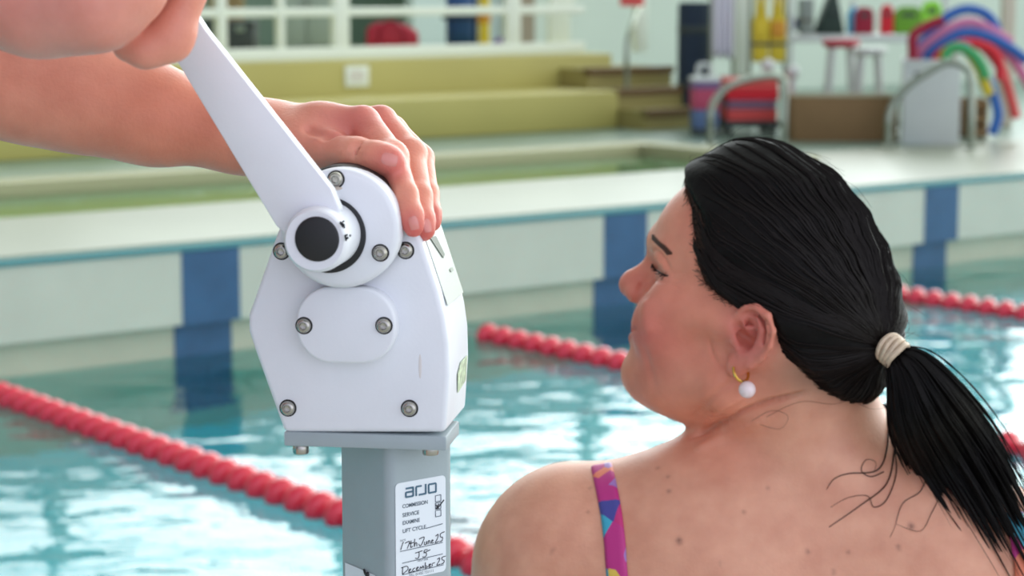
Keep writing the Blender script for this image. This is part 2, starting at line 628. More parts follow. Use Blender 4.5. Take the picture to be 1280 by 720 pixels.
# mounting plate, bolts below it, and the square column
pz1, pz0 = wp(450, 542.5)[1], wp(450, 560.5)[1]
px0, px1 = wp(355, 552)[0], wp(560, 552)[0]
plate = MB().box((px0, 0.0, pz0), (px1 - .001, .050, pz1)).build('mounting_plate', M_grey, winch, bevel=0.0012)
for (px, dy) in ((376, 0.012), (538, 0.02)):
    q = wp(px, 560, -dy)
    b = MB().lathe([(0, 0), (0.0048, 0), (0.0052, 0.0008), (0.0052, 0.0062), (0.0046, 0.007), (0, 0.007)], 20, Matrix.Translation((q[0], dy, pz0 - 0.007)))
    b.build('plate_bolt', M_steel, plate)

CM = Matrix.Translation((0, 0, 0))
corner = WI @ at(485.5, 570, 1.372)
SQX, SQY = 0.0535, 0.0580
rotc = TH + PSI + math.radians(1.0)      # in winch-local turn; the tube is square to the pool
ax = Vector((math.cos(rotc), math.sin(rotc), 0))
ay = Vector((-math.sin(rotc), math.cos(rotc), 0))
ztop = pz0
zbot = 0.42 - W0.z
CF = Matrix((( ax.x, ay.x, 0, corner.x), (ax.y, ay.y, 0, corner.y), (0, 0, 1, 0), (0, 0, 0, 1)))
col_o = []
R_ = 0.007
mb = MB()
ring = []
for (cx, cy, a0) in ((SQX - R_, SQY - R_, 0), (R_, SQY - R_, 90), (R_, R_, 180), (SQX - R_, R_, 270)):
    for j in range(7):
        a = math.radians(a0 + j * 15)
        ring.append((cx + R_ * math.cos(a), cy + R_ * math.sin(a)))
lo = [mb.bm.verts.new(CF @ Vector((x, y, zbot))) for x, y in ring]
hi = [mb.bm.verts.new(CF @ Vector((x, y, ztop))) for x, y in ring]
mb.bm.faces.new(lo)
mb.bm.faces.new(hi)
for i in range(len(ring)):
    j = (i + 1) % len(ring)
    mb.bm.faces.new((lo[i], lo[j], hi[j], hi[i]))
column = mb.build('column', M_grey, winch, angle=20)
bp_ = MB().box((-.08, -.08, zbot), (.13, .13, zbot + .012), CF).build('base_plate', M_grey, winch, bevel=.002)
# seat arm and seat of the lift (below the picture)
M_seat = mat('white plastic seat', (225, 228, 230), .4)
st = MB().box((.04, 1.86, .285), (.47, 2.28, .310)).build('seat', M_seat, None, bevel=.008)
st.parent = winch
st.matrix_parent_inverse = WI
sa = MB().tube(spline([(-.055, 1.42, .50), (-.05, 1.60, .50), (-.04, 1.76, .47), (-.02, 1.84, .30), (.10, 1.95, .262), (.25, 2.06, .262)], 6), .020, 12).build('seat_arm', M_grey, None)
sa.parent = winch
sa.matrix_parent_inverse = WI


def colface(px, py, face):
    """point of a column face under a pixel, as (along face, z)"""
    I = (WM @ CF).inverted()
    o, r = I @ CAM, I.to_3x3() @ ray(px, py)
    if face == 'x':
        t = -o.y / r.y
        p = o + r * t
        return (p.x, p.z)
    t = -o.x / r.x
    p = o + r * t
    return (p.y, p.z)


# service sticker on the lit face
bl = colface(496, 716, 'x'); tl = colface(492.5, 606, 'x'); tr = colface(554, 593, 'x'); br = colface(559.5, 712, 'x')
sx0, sx1 = (bl[0] + tl[0]) / 2, (br[0] + tr[0]) / 2
sz1, sz0 = (tl[1] + tr[1]) / 2, (bl[1] + br[1]) / 2 - 0.003
cv = []
rr = 0.003
for (cx, cz, a0) in ((sx1 - rr, sz1 - rr, 0), (sx0 + rr, sz1 - rr, 90), (sx0 + rr, sz0 + rr, 180), (sx1 - rr, sz0 + rr, 270)):
    for j in range(5):
        a = math.radians(a0 + j * 22.5)
        cv.append((cx + rr * math.cos(a), cz + rr * math.sin(a)))
label = MB().prism(cv, -0.0004, 0.0, CF).build('service_sticker', M_paper, column, smooth=False)
LW, LH = sx1 - sx0, sz1 - sz0


def text(s, m, size, x, z, parent, align='LEFT', width=None, off=0.0006, bold=0.0, name='lettering', frame=None, face='x'):
    cu = bpy.data.curves.new(name, 'FONT')
    cu.body = s
    cu.size = size
    cu.align_x = align
    cu.offset = bold
    ob = bpy.data.objects.new(name, cu)
    COL.objects.link(ob)
    dg = bpy.context.evaluated_depsgraph_get()
    me = bpy.data.meshes.new_from_object(ob.evaluated_get(dg))
    bpy.data.objects.remove(ob)
    me.name = name
    xs = [v.co.x for v in me.vertices]
    k = 1.0
    if width and xs:
        k = width / (max(xs) - min(xs))
    for v in me.vertices:
        p = Vector((x + v.co.x * k, -off, z + v.co.y))
        v.co = (frame or CF) @ p
    me.materials.clear()
    me.materials.append(m)
    o = bpy.data.objects.new(name, me)
    COL.objects.link(o)
    o.parent = parent
    return o


def lp(fx, fz):
    """sticker fractions (from left, from top) to face coordinates"""
    return (sx0 + fx * LW, sz1 - fz * LH)


def pen(name, lines, m, r=0.00027, parent=label):
    mb = MB()
    for ln in lines:
        p3 = [CF @ Vector((lp(*q)[0], -0.0006, lp(*q)[1])) for q in ln]
        if len(p3) > 2:
            p3 = spline(p3, 4)
        mb.tube(p3, r, 5)
    return mb.build(name, m, parent)


M_logo = mat('slate blue ink', (70, 104, 124), .5)
# the maker's word in wide square letters: a r j o
def strokes(x0):
    return x0


lg = []
yb, yt = 0.155, 0.055     # baseline and x-height (fractions from the top)
def L(*q): lg.append([(a, b) for a, b in q])
L((.20, yt + .012), (.345, yt + .012)); L((.345, yt + .006), (.345, yb)); L((.20, .107), (.345, .107)); L((.20, .107), (.20, yb)); L((.20, yb), (.345, yb))
L((.405, yb + .005), (.405, yt + .012)); L((.405, yt + .012), (.51, yt + .012))
L((.595, yt), (.595, yb)); L((.595, yb), (.46, yb))
L((.655, yt + .012), (.655, yb)); L((.655, yb), (.80, yb)); L((.80, yb), (.80, yt + .012)); L((.80, yt + .012), (.655, yt + .012))
mbl = MB()
for ln in lg:
    p3 = [CF @ Vector((lp(*q)[0], -0.0006, lp(*q)[1])) for q in ln]
    mbl.tube(p3, 0.00062, 6)
mbl.build('logo_lettering', M_logo, label)
for s, fz, w in (('COMMISSION', .262, .50), ('SERVICE', .352, .33), ('EXAMINE', .432, .34), ('LIFT CYCLE', .515, .46)):
    x, z = lp(.13, fz)
    text(s, M_ink, 0.0036, x, z, label, width=w * LW, bold=0.00006)
for fz in (.195, .272, .35):
    a, b = .79, .90
    pen('tick_box', [[(a, fz), (b, fz)], [(b, fz), (b, fz + .065)], [(b, fz + .065), (a, fz + .065)], [(a, fz + .065), (a, fz)]], M_ink, 0.00022)
pen('tick', [[(.80, .29), (.85, .335)], [(.80, .335), (.86, .285)], [(.83, .33), (.96, .255)]], M_pen, 0.0004)
pen('ruled_line', [[(.60, .515), (.93, .50)]], M_ink, 0.00025)
pen('ruled_line', [[(.08, .70), (.93, .695)]], M_ink, 0.00022)
pen('ruled_line', [[(.12, .825), (.93, .815)]], M_ink, 0.00022)
pen('ruled_line', [[(.12, .945), (.95, .93)]], M_ink, 0.00022)
x, z = lp(.08, .60); text('DATE', M_ink, 0.0018, x, z, label)
x, z = lp(.42, .845); text('NEXT DUE', M_ink, 0.0018, x, z, label)
x, z = lp(.5, .982); text('TEL: 01452 731111', M_ink, 0.0026, x, z, label, align='CENTER')
# handwriting: 17th June 25 / JS / December 25
pen('handwriting', [
    [(.09, .685), (.13, .625), (.15, .605)], [(.18, .625), (.27, .615), (.22, .685)],
    [(.30, .61), (.29, .68), (.33, .67)], [(.26, .64), (.35, .635)], [(.37, .60), (.36, .68), (.38, .645), (.41, .645), (.41, .68)],
    [(.46, .61), (.56, .60), (.53, .65), (.48, .685), (.45, .66)], [(.57, .65), (.565, .68), (.60, .675), (.61, .648), (.615, .68)],
    [(.64, .68), (.645, .65), (.67, .65), (.68, .68)], [(.71, .665), (.74, .652), (.715, .648), (.71, .68), (.75, .675)],
    [(.79, .615), (.84, .60), (.83, .64), (.78, .685), (.85, .675)], [(.97, .588), (.89, .60), (.89, .635), (.93, .64), (.92, .675), (.87, .68)]], M_pen)
pen('handwriting', [[(.38, .748), (.52, .738)], [(.455, .742), (.455, .785), (.43, .808), (.38, .80)], [(.625, .738), (.57, .736), (.555, .755), (.60, .772), (.60, .797), (.56, .808), (.52, .802)], [(.55, .765), (.68, .745)]], M_pen)
pen('handwriting', [
    [(.13, .865), (.12, .935)], [(.10, .87), (.21, .865), (.23, .90), (.12, .94)], [(.25, .925), (.29, .905), (.26, .902), (.25, .935), (.31, .93)],
    [(.37, .90), (.33, .91), (.33, .935), (.37, .93)], [(.40, .92), (.44, .90), (.41, .90), (.40, .93), (.45, .925)], [(.47, .93), (.48, .90), (.51, .92), (.53, .895), (.55, .925)],
    [(.58, .865), (.58, .925), (.62, .915), (.59, .90)], [(.65, .915), (.69, .895), (.66, .895), (.65, .925), (.70, .92)], [(.72, .92), (.72, .895), (.77, .89)],
    [(.82, .86), (.87, .85), (.86, .88), (.81, .92), (.88, .915)], [(.99, .845), (.92, .85), (.92, .875), (.96, .885), (.95, .91), (.90, .918)]], M_pen)
# second sticker on the shaded face, with a small figure of a raised arm
a = colface(432, 703, 'y'); b = colface(470, 714, 'y')
f2 = MB()
f2.bm.faces.new([f2.bm.verts.new(CF @ Vector((-0.0005, y, z))) for y, z in ((a[0], a[1]), (b[0], a[1] - .0012), (b[0], a[1] - .06), (a[0], a[1] - .06))])
st2 = f2.build('warning_sticker', M_paper, column, smooth=False)
fg = MB()
g = lambda px, py: CF @ Vector((-0.0010, *colface(px, py, 'y')))
fg.tube([g(456, 711), g(458, 716), g(461, 720)], [0.0006, .0009, .0012], 6)
fg.sphere(g(461, 717.5), 0.0016, 10)
fg.tube([g(461, 720), g(461, 732)], [0.0014, .0020], 6)
fg.build('printed_figure', M_blk, st2)
# ------------------------------------------------------------------ smooth bodies: distance fields meshed by surface nets
f32 = np.float32


class Field:
    def __init__(self, xs, ys, zs):
        self.ax = [np.asarray(a, f32) for a in (xs, ys, zs)]
        self.d = np.full([len(a) for a in self.ax], 1.0, f32)

    def sl(self, lo, hi, pad):
        s = []
        for a, l, h in zip(self.ax, lo, hi):
            i0, i1 = np.searchsorted(a, l - pad) - 1, np.searchsorted(a, h + pad) + 1
            s.append(slice(max(i0, 0), min(max(i1, 0), len(a))))
        return tuple(s)

    def grid(self, s):
        return (self.ax[0][s[0]][:, None, None], self.ax[1][s[1]][None, :, None], self.ax[2][s[2]][None, None, :])

    def put(self, fn, lo, hi, k, op='add', pad=0.012):
        s = self.sl(lo, hi, k + pad)
        if any(x.stop <= x.start for x in s):
            return
        X, Y, Z = self.grid(s)
        b = fn(X, Y, Z)
        a = self.d[s]
        if op == 'sub':
            b = -b
            h = np.maximum(k - np.abs(a - b), 0) / max(k, 1e-6)
            self.d[s] = np.maximum(a, b) + h * h * k / 4
        else:
            h = np.maximum(k - np.abs(a - b), 0) / max(k, 1e-6)
            self.d[s] = np.minimum(a, b) - h * h * k / 4

    def cap(self, a, b, ra, rb, k=0.01, op='add'):
        a, b = np.array(a, f32), np.array(b, f32)
        ba = b - a
        L2 = float(ba @ ba) + 1e-12

        def fn(X, Y, Z):
            h = np.clip(((X - a[0]) * ba[0] + (Y - a[1]) * ba[1] + (Z - a[2]) * ba[2]) / f32(L2), 0, 1)
            return np.sqrt((X - a[0] - ba[0] * h) ** 2 + (Y - a[1] - ba[1] * h) ** 2 + (Z - a[2] - ba[2] * h) ** 2) - (ra + (rb - ra) * h)
        r = max(ra, rb)
        self.put(fn, np.minimum(a, b) - r, np.maximum(a, b) + r, k, op)

    def chain(self, pts, k=0.006, op='add'):
        """pts: (position, radius)"""
        for (a, ra), (b, rb) in zip(pts, pts[1:]):
            self.cap(a, b, ra, rb, k, op)

    def ell(self, c, r, R=None, k=0.01, op='add'):
        """ellipsoid; R rows are its axes in this field's frame"""
        c, r = np.array(c, f32), np.array(r, f32)
        R = np.eye(3, dtype=f32) if R is None else np.array(R, f32)

        def fn(X, Y, Z):
            x, y, z = X - c[0], Y - c[1], Z - c[2]
            p = [R[i, 0] * x + R[i, 1] * y + R[i, 2] * z for i in range(3)]
            k0 = np.sqrt(sum((q / ri) ** 2 for q, ri in zip(p, r)))
            k1 = np.sqrt(sum((q / (ri * ri)) ** 2 for q, ri in zip(p, r))) + 1e-6
            return k0 * (k0 - 1) / k1
        e = np.sqrt(((R * r[:, None]) ** 2).sum(0))
        self.put(fn, c - e, c + e, k, op)

    def mesh(self, d=None):
        d = self.d if d is None else d
        ins = d < 0
        nx, ny, nz = d.shape
        cnt = np.zeros((nx - 1, ny - 1, nz - 1), np.int8)
        corners = [(i, j, k) for i in (0, 1) for j in (0, 1) for k in (0, 1)]
        for i, j, k in corners:
            cnt += ins[i:nx - 1 + i, j:ny - 1 + j, k:nz - 1 + k]
        act = (cnt > 0) & (cnt < 8)
        idx = np.argwhere(act)
        vid = np.full(act.shape, -1, np.int32)
        vid[act] = np.arange(len(idx))
        I, J, K = idx.T
        acc = np.zeros((len(idx), 3))
        num = np.zeros(len(idx))
        pos = lambda i, j, k: np.stack([self.ax[0][i], self.ax[1][j], self.ax[2][k]], 1)
        for a in corners:
            for axn in range(3):
                if a[axn]:
                    continue
                b = list(a)
                b[axn] = 1
                ia, ib = (I + a[0], J + a[1], K + a[2]), (I + b[0], J + b[1], K + b[2])
                da, db = d[ia], d[ib]
                m = (da < 0) != (db < 0)
                t = np.where(m, da / np.where(m, da - db, 1), 0)[:, None]
                p = pos(*ia) * (1 - t) + pos(*ib) * t
                acc[m] += p[m]
                num[m] += 1
        co = acc / num[:, None]
        faces = []
        for axn in range(3):
            s0 = [slice(1, -1)] * 3
            s1 = [slice(1, -1)] * 3
            s0[axn] = slice(0, d.shape[axn] - 1)
            s1[axn] = slice(1, d.shape[axn])
            A, B = ins[tuple(s0)], ins[tuple(s1)]
            e = np.argwhere(A != B)
            flip = A[tuple(e.T)]
            off = np.array([1, 1, 1])
            off[axn] = 0
            e = e + off
            o1, o2 = [(1, 2), (2, 0), (0, 1)][axn]
            q = []
            for da_, db_ in ((-1, -1), (0, -1), (0, 0), (-1, 0)):
                c = e.copy()
                c[:, o1] += da_
                c[:, o2] += db_
                q.append(vid[tuple(c.T)])
            q = np.stack(q, 1)
            q[~flip] = q[~flip][:, ::-1]
            faces.append(q)
        return co, np.concatenate(faces)


def mesh_obj(name, co, faces, m, parent=None, colors=None, M=None):
    me = bpy.data.meshes.new(name)
    me.vertices.add(len(co))
    me.vertices.foreach_set('co', np.asarray(co, f32).ravel())
    n = len(faces)
    me.loops.add(4 * n)
    me.loops.foreach_set('vertex_index', faces.astype(np.int32).ravel())
    me.polygons.add(n)
    me.polygons.foreach_set('loop_start', np.arange(0, 4 * n, 4, dtype=np.int32))
    me.polygons.foreach_set('use_smooth', np.ones(n, bool))
    me.update(calc_edges=True)
    me.validate()
    if colors is not None:
        at_ = me.color_attributes.new('skin', 'FLOAT_COLOR', 'POINT')
        c4 = np.ones((len(co), 4), f32)
        c4[:, :3] = colors
        at_.data.foreach_set('color', c4.ravel())
    o = bpy.data.objects.new(name, me)
    if m is not None:
        me.materials.append(m)
    COL.objects.link(o)
    if parent is not None:
        o.parent = parent
        o.matrix_parent_inverse = parent.matrix_world.inverted()
    return o


def axis(*segs):
    """axis(start, (end, step), (end, step) ...)"""
    out = [segs[0]]
    for end, step in segs[1:]:
        n = max(1, int(round((end - out[-1]) / step)))
        out += list(np.linspace(out[-1], end, n + 1)[1:])
    return np.array(out)


def drop_islands(co, faces, min_share=0.02):
    """keeps the surface in one continuous piece"""
    par = np.arange(len(co))
    e = np.concatenate([faces[:, [0, 1]], faces[:, [1, 2]], faces[:, [2, 3]]])
    while True:
        m = np.minimum(par[e[:, 0]], par[e[:, 1]])
        new = par.copy()
        np.minimum.at(new, e[:, 0], m)
        np.minimum.at(new, e[:, 1], m)
        new = new[new]
        if (new == par).all():
            break
        par = new
    lab, cnt = np.unique(par, return_counts=True)
    keep = lab[cnt.argmax()]
    ok = par == keep
    remap = np.cumsum(ok) - 1
    return co[ok], remap[faces[ok[faces[:, 0]]]]


def skin_mat(name, rough=0.42, sss=0.25, bump=0.25):
    m = bpy.data.materials.new(name)
    m.use_nodes = True
    nt = m.node_tree
    b = nt.nodes['Principled BSDF']
    at_ = N(nt, 'ShaderNodeAttribute')
    at_.attribute_name = 'skin'
    tc = N(nt, 'ShaderNodeTexCoord')
    nz = N(nt, 'ShaderNodeTexNoise')
    nz.inputs['Scale'].default_value = 34
    nz.inputs['Detail'].default_value = 6
    nt.links.new(tc.outputs['Object'], nz.inputs['Vector'])
    rp = N(nt, 'ShaderNodeValToRGB')
    rp.color_ramp.elements[0].position, rp.color_ramp.elements[0].color = 0.30, (0.90, 0.82, 0.80, 1)
    rp.color_ramp.elements[1].position, rp.color_ramp.elements[1].color = 0.70, (1.06, 1.08, 1.08, 1)
    nt.links.new(nz.outputs['Fac'], rp.inputs['Fac'])
    mx = N(nt, 'ShaderNodeMix', data_type='RGBA', blend_type='MULTIPLY')
    mx.inputs[0].default_value = 1.0
    nt.links.new(at_.outputs['Color'], mx.inputs[6])
    nt.links.new(rp.outputs['Color'], mx.inputs[7])
    nt.links.new(mx.outputs[2], b.inputs['Base Color'])
    b.inputs['Roughness'].default_value = rough
    b.inputs['Specular IOR Level'].default_value = 0.4
    b.inputs['Subsurface Weight'].default_value = sss
    b.inputs['Subsurface Radius'].default_value = (1.0, 0.35, 0.2)
    b.inputs['Subsurface Scale'].default_value = 0.008
    n2 = N(nt, 'ShaderNodeTexNoise')
    n2.inputs['Scale'].default_value = 420
    n2.inputs['Detail'].default_value = 3
    nt.links.new(tc.outputs['Object'], n2.inputs['Vector'])
    bp = N(nt, 'ShaderNodeBump')
    bp.inputs['Strength'].default_value = bump
    bp.inputs['Distance'].default_value = 0.0012
    nt.links.new(n2.outputs['Fac'], bp.inputs['Height'])
    nt.links.new(bp.outputs['Normal'], b.inputs['Normal'])
    return m


def gauss(co, c, r):
    c = np.array(c)
    r = np.array(r) if hasattr(r, '__len__') else np.array([r, r, r])
    return np.exp(-(((co - c) / r) ** 2).sum(1))
# ------------------------------------------------------------------ woman on the lift seat, her back to the camera, face turned left
M_skin = skin_mat('skin')
M_hair = mat('dark hair', (13, 10, 9), 0.6, var=0.35, vscale=55, bump=0.4, bscale=160, spec=0.14)
woman_root = None
HO = at(948, 413, 1.87)
al, be = math.radians(21), math.radians(13)
hf0 = Vector((-math.cos(al), math.sin(al), 0))
hl = Vector((-math.sin(al), -math.cos(al), 0))
hz = Vector((0, 0, 1))
hf = hf0 * math.cos(be) + hz * math.sin(be)
hu = hz * math.cos(be) - hf0 * math.sin(be)
HR = np.array([hf[:], hl[:], hu[:]])           # rows: forward, left, up
HOn = np.array(HO[:])


def hw(x, y, z):
    """head coordinates (forward, left, up) to the world"""
    return np.array((x, y, z)) @ HR + HOn


ox, oy, oz = HO
fw_ = Field(axis(ox - .46, (ox - .17, .006), (ox + .155, .0019), (ox + .46, .006)),
            axis(oy - .20, (oy - .15, .005), (oy + .14, .0019), (oy + .62, .009)),
            axis(-.14, (.40, .011), (oz - .16, .005), (oz + .175, .0019)))


class Head:
    def __init__(self, f):
        self.f = f

    def ell(self, c, r, k=.01, op='add', R=None):
        A = HR if R is None else np.array(R) @ HR
        self.f.ell(hw(*c), r, A, k, op)

    def ell2(self, c, r, k=.01, op='add', R=None):
        for s in (1, -1):
            self.ell((c[0], c[1] * s, c[2]), r, k, op)

    def cap(self, a, b, ra, rb, k=.01, op='add'):
        self.f.cap(hw(*a), hw(*b), ra, rb, k, op)

    def cap2(self, a, b, ra, rb, k=.01, op='add'):
        for s in (1, -1):
            self.cap((a[0], a[1] * s, a[2]), (b[0], b[1] * s, b[2]), ra, rb, k, op)

    def chain2(self, pts, k=.004, op='add'):
        for (a, ra), (b, rb) in zip(pts, pts[1:]):
            self.cap2(a, b, ra, rb, k, op)


H = Head(fw_)


def skull(Hd):
    c_, s_ = math.cos(.86), math.sin(.86)
    Hd.ell((-.0065, 0, .0476), (.1160, .0740, .0842), k=.01, R=((c_, 0, s_), (0, 1, 0), (-s_, 0, c_)))
    Hd.ell((.045, 0, .066), (.0645, .062, .052), k=.02)


skull(H)
# face mass, cheeks, jaw, chin
H.ell((.043, 0, -.008), (.061, .060, .074), k=.03)
H.ell2((.070, .037, -.012), (.032, .028, .033), k=.02)
H.cap2((.070, .050, .014), (.010, .069, .012), .014, .010, k=.02)
H.cap2((.008, .052, -.042), (.080, .012, -.064), .025, .022, k=.025)
H.ell((.089, 0, -.067), (.0215, .024, .0185), k=.012)
H.ell((.046, 0, -.062), (.050, .048, .034), k=.02)
# muzzle and lips (smiling)
H.ell((.082, 0, -.028), (.026, .029, .026), k=.014)
H.cap2((.1075, .0, -.0235), (.0925, .026, -.0265), .0055, .003, k=.004)
H.cap2((.1055, .0, -.0385), (.0925, .024, -.0300), .0065, .003, k=.004)
H.ell((.104, 0, -.0305), (.012, .024, .0014), k=.003, op='sub')
# brow, nose
H.cap2((.101, .0, .053), (.084, .040, .050), .0115, .010, k=.014)
H.cap((.101, 0, .036), (.1165, 0, .0125), .0085, .0115, k=.012)
H.ell((.1200, 0, .0070), (.0130, .0115, .0115), k=.008)
H.ell2((.109, .0125, .003), (.0125, .0075, .0092), k=.006)
H.ell2((.1175, .0065, -.0045), (.006, .0032, .0035), k=.002, op='sub')
# eye sockets, eyeballs under lids
H.ell2((.105, .033, .029), (.014, .018, .012), k=.014, op='sub')
H.ell2((.0800, .032, .0295), (.0128, .0150, .0125), k=.004)
H.cap2((.0905, .020, .0290), (.0850, .044, .0275), .0012, .0010, k=.002, op='sub')
H.cap2((.0880, .020, .0400), (.0815, .045, .0385), .0012, .0010, k=.003, op='sub')
# crow's feet
for dz in (0.0, -.0045, .004):
    H.cap2((.0765, .0515, .026 + dz), (.0665, .0585, .0235 + dz * 2.2), .0012, .0006, k=.003, op='sub')
# ears: bowl, rim, lobe
eb = .0715
H.ell2((-.012, eb, .008), (.0185, .0075, .0250), k=.006)
rim = [((.0030, eb + .002, .0150), .0026), ((.0035, eb + .005, .0250), .0030), ((-.002, eb + .0095, .0345), .0033), ((-.012, eb + .0140, .0375), .0035), ((-.0235, eb + .0180, .0335), .0036),
       ((-.0305, eb + .0200, .0225), .0036), ((-.0310, eb + .0190, .0100), .0034), ((-.0260, eb + .0155, -.0020), .0032), ((-.0175, eb + .0115, -.0115), .0034), ((-.0095, eb + .0075, -.0170), .0042)]
H.ell2((-.0150, eb + .0065, .0110), (.0165, .0075, .0240), k=.004, R=None)
H.chain2(rim, k=.0025)
H.ell2((-.0050, eb + .0060, -.0185), (.0080, .0050, .0095), k=.004)
H.ell2((-.0080, eb + .0150, .0060), (.0090, .0125, .0115), k=.003, op='sub')
H.ell2((-.0090, eb + .0165, .0240), (.0090, .0075, .0070), k=.003, op='sub')
H.chain2([((-.0140, eb + .0125, .0300), .0020), ((-.0215, eb + .0150, .0200), .0026), ((-.0225, eb + .0140, .0070), .0026), ((-.0170, eb + .0115, -.0050), .0026), ((-.0085, eb + .0090, -.0085), .0026)], k=.0025)
H.ell2((.0020, eb + .0060, .0045), (.0046, .0042, .0058), k=.0035)

# neck, shoulders, back
A = lambda px, py, d: np.array(at(px, py, d)[:])
f = fw_
f.cap(hw(-.030, 0, .0), A(992, 560, 1.915), .064, .074, k=.03)
f.cap(hw(-.040, 0, -.03), A(1008, 560, 1.885), .046, .060, k=.03)
f.cap(A(930, 628, 1.905), A(735, 666, 1.905), .060, .056, k=.03)          # left trapezius to shoulder
f.cap(A(1040, 590, 1.90), A(1300, 722, 1.905), .060, .056, k=.04)
f.ell(A(704, 692, 1.915), (.074, .078, .078), k=.03)                     # left deltoid
f.ell(A(1345, 742, 1.915), (.076, .078, .080), k=.04)
f.cap(A(690, 722, 1.93), A(590, 1000, 1.99), .068, .050, k=.03)          # upper arms
f.cap(A(1370, 765, 1.93), A(1450, 1050, 1.99), .068, .050, k=.03)
f.cap(A(590, 1000, 1.99), np.array((-.06, 2.27, .50)), .048, .032, k=.02)        # forearms reach forward to the knees
f.cap(A(1450, 1050, 1.99), np.array((.50, 2.27, .47)), .048, .032, k=.02)
f.ell(A(1015, 790, 1.925), (.215, .115, .17), k=.05)                      # chest
f.ell(A(870, 730, 1.885), (.095, .070, .105), k=.05)                      # shoulder blades
f.ell(A(1170, 750, 1.885), (.095, .070, .105), k=.05)
f.ell(np.array((.255, 1.98, .62)), (.180, .125, .20), k=.08)
f.ell(np.array((.255, 2.00, .44)), (.195, .140, .12), k=.06)
for s in (-1, 1):
    x = .255 + s * .095
    f.cap(np.array((x, 2.02, .435)), np.array((x + s * .03, 2.44, .43)), .092, .062, k=.04)
    f.cap(np.array((x + s * .03, 2.44, .43)), np.array((x + s * .03, 2.46, .06)), .060, .040, k=.02)
    f.cap(np.array((x + s * .03, 2.46, .06)), np.array((x + s * .03, 2.47, -.03)), .040, .036, k=.02)
    f.cap(np.array((x + s * .03, 2.45, -.07)), np.array((x + s * .04, 2.56, -.09)), .034, .024, k=.02)
    hx = (-.06, .50)[(s + 1) // 2]
    hzv = (.50, .47)[(s + 1) // 2]
    for q in range(4):
        o_ = (q - 1.5) * .017
        f.chain([((hx + o_ * .6, 2.28, hzv - .005), .017), ((hx + o_, 2.35, hzv - .02), .010), ((hx + o_ * 1.1, 2.385, hzv - .035), .0085), ((hx + o_ * 1.15, 2.40, hzv - .058), .0075)], k=.006)
    f.chain([((hx - s * .02, 2.29, hzv), .014), ((hx - s * .045, 2.325, hzv - .02), .010), ((hx - s * .05, 2.35, hzv - .035), .008)], k=.006)
co, fc = f.mesh()
co, fc = drop_islands(co, fc)


def normals(co, fc):
    n_ = np.cross(co[fc[:, 2]] - co[fc[:, 0]], co[fc[:, 3]] - co[fc[:, 1]])
    out = np.zeros_like(co)
    for j in range(4):
        np.add.at(out, fc[:, j], n_)
    return out / (np.linalg.norm(out, axis=1)[:, None] + 1e-12)


def make_bvh(co, fc):
    return BVHTree.FromPolygons([tuple(c) for c in co], [tuple(int(i) for i in q) for q in fc])


body_bvh = make_bvh(co, fc)


def onbody(px, py, lift=0.0):
    r = ray(px, py).normalized()
    loc, nor, _, _ = body_bvh.ray_cast(CAM, r)
    if loc is None:
        loc = at(px, py, 1.88)
        loc, nor, _, _ = body_bvh.find_nearest(loc)
    return loc + nor * lift, nor


def sculpt(pix, width, depth, taper=True):
    """presses a fold into the skin along a line of the near side (negative depth raises it)"""
    global co
    P = []
    for q in spline([Vector((x, y, 0)) for x, y in pix], 8):
        P.append(onbody(q.x, q.y)[0][:])
    P = np.array(P)
    lo, hi = P.min(0) - width * 3, P.max(0) + width * 3
    idx = np.where(((co > lo) & (co < hi)).all(1))[0]
    d2 = ((co[idx][:, None, :] - P[None]) ** 2).sum(2)
    j = d2.argmin(1)
    w = np.exp(-d2.min(1) / width ** 2)
    if taper:
        t_ = j / (len(P) - 1)
        w = w * np.clip(np.minimum(t_, 1 - t_) * 5, .15, 1)
    co[idx] -= NRM[idx] * (w * depth)[:, None]


NRM = normals(co, fc)
sculpt([(864, 548), (885, 537), (915, 522), (950, 506), (985, 497), (1010, 490)], .0024, .0068)
sculpt([(866, 566), (890, 552), (930, 534), (970, 517)], .0060, -.0030)
sculpt([(864, 526), (880, 507), (903, 486), (925, 472)], .0026, .0026)
sculpt([(872, 536), (900, 512), (935, 494)], .0040, -.0018)
sculpt([(886, 418), (889, 438), (897, 452), (910, 463)], .0016, .0018)
sculpt([(801, 354), (797, 368), (794, 384)], .0036, .0030)
sculpt([(810, 372), (808, 395), (814, 420)], .0085, -.0035)
sculpt([(788, 412), (792, 412), (796, 411)], .0014, .0030)
sculpt([(800, 428), (808, 446), (814, 470), (818, 486)], .0045, .0016)
sculpt([(814, 329), (818, 335), (823, 339), (830, 343), (835, 345)], .0013, .0022)
sculpt([(815, 321), (822, 324), (829, 333), (834, 341)], .0026, -.0016)
sculpt([(814, 312), (822, 314), (831, 324), (838, 338)], .0016, .0018)
sculpt([(816, 346), (826, 352), (838, 352)], .0018, .0014)
sculpt([(838, 347), (848, 350), (856, 354)], .0014, .0012)
sculpt([(838, 343), (848, 342), (857, 341)], .0012, .0010)
sculpt([(836, 352), (845, 359), (852, 366)], .0014, .0010)
sculpt([(800, 352), (804, 358), (802, 366)], .0022, .0020)
sculpt([(922, 408), (928, 420), (938, 428), (940, 416), (934, 404)], .0034, .0105, False)
sculpt([(926, 396), (940, 392), (954, 399), (961, 413), (957, 430), (947, 445)], .0016, .0028)
body_bvh = make_bvh(co, fc)
hc = (co - HOn) @ HR.T                          # head coordinates
torso_down = co[:, 2] < oz - .11
base = np.array(lin((222, 162, 134))[:3])
col = np.tile(base, (len(co), 1))


def blend(w, rgb):
    global col
    w = np.clip(w, 0, 1)[:, None]
    col = col * (1 - w) + np.array(lin(rgb)[:3]) * w


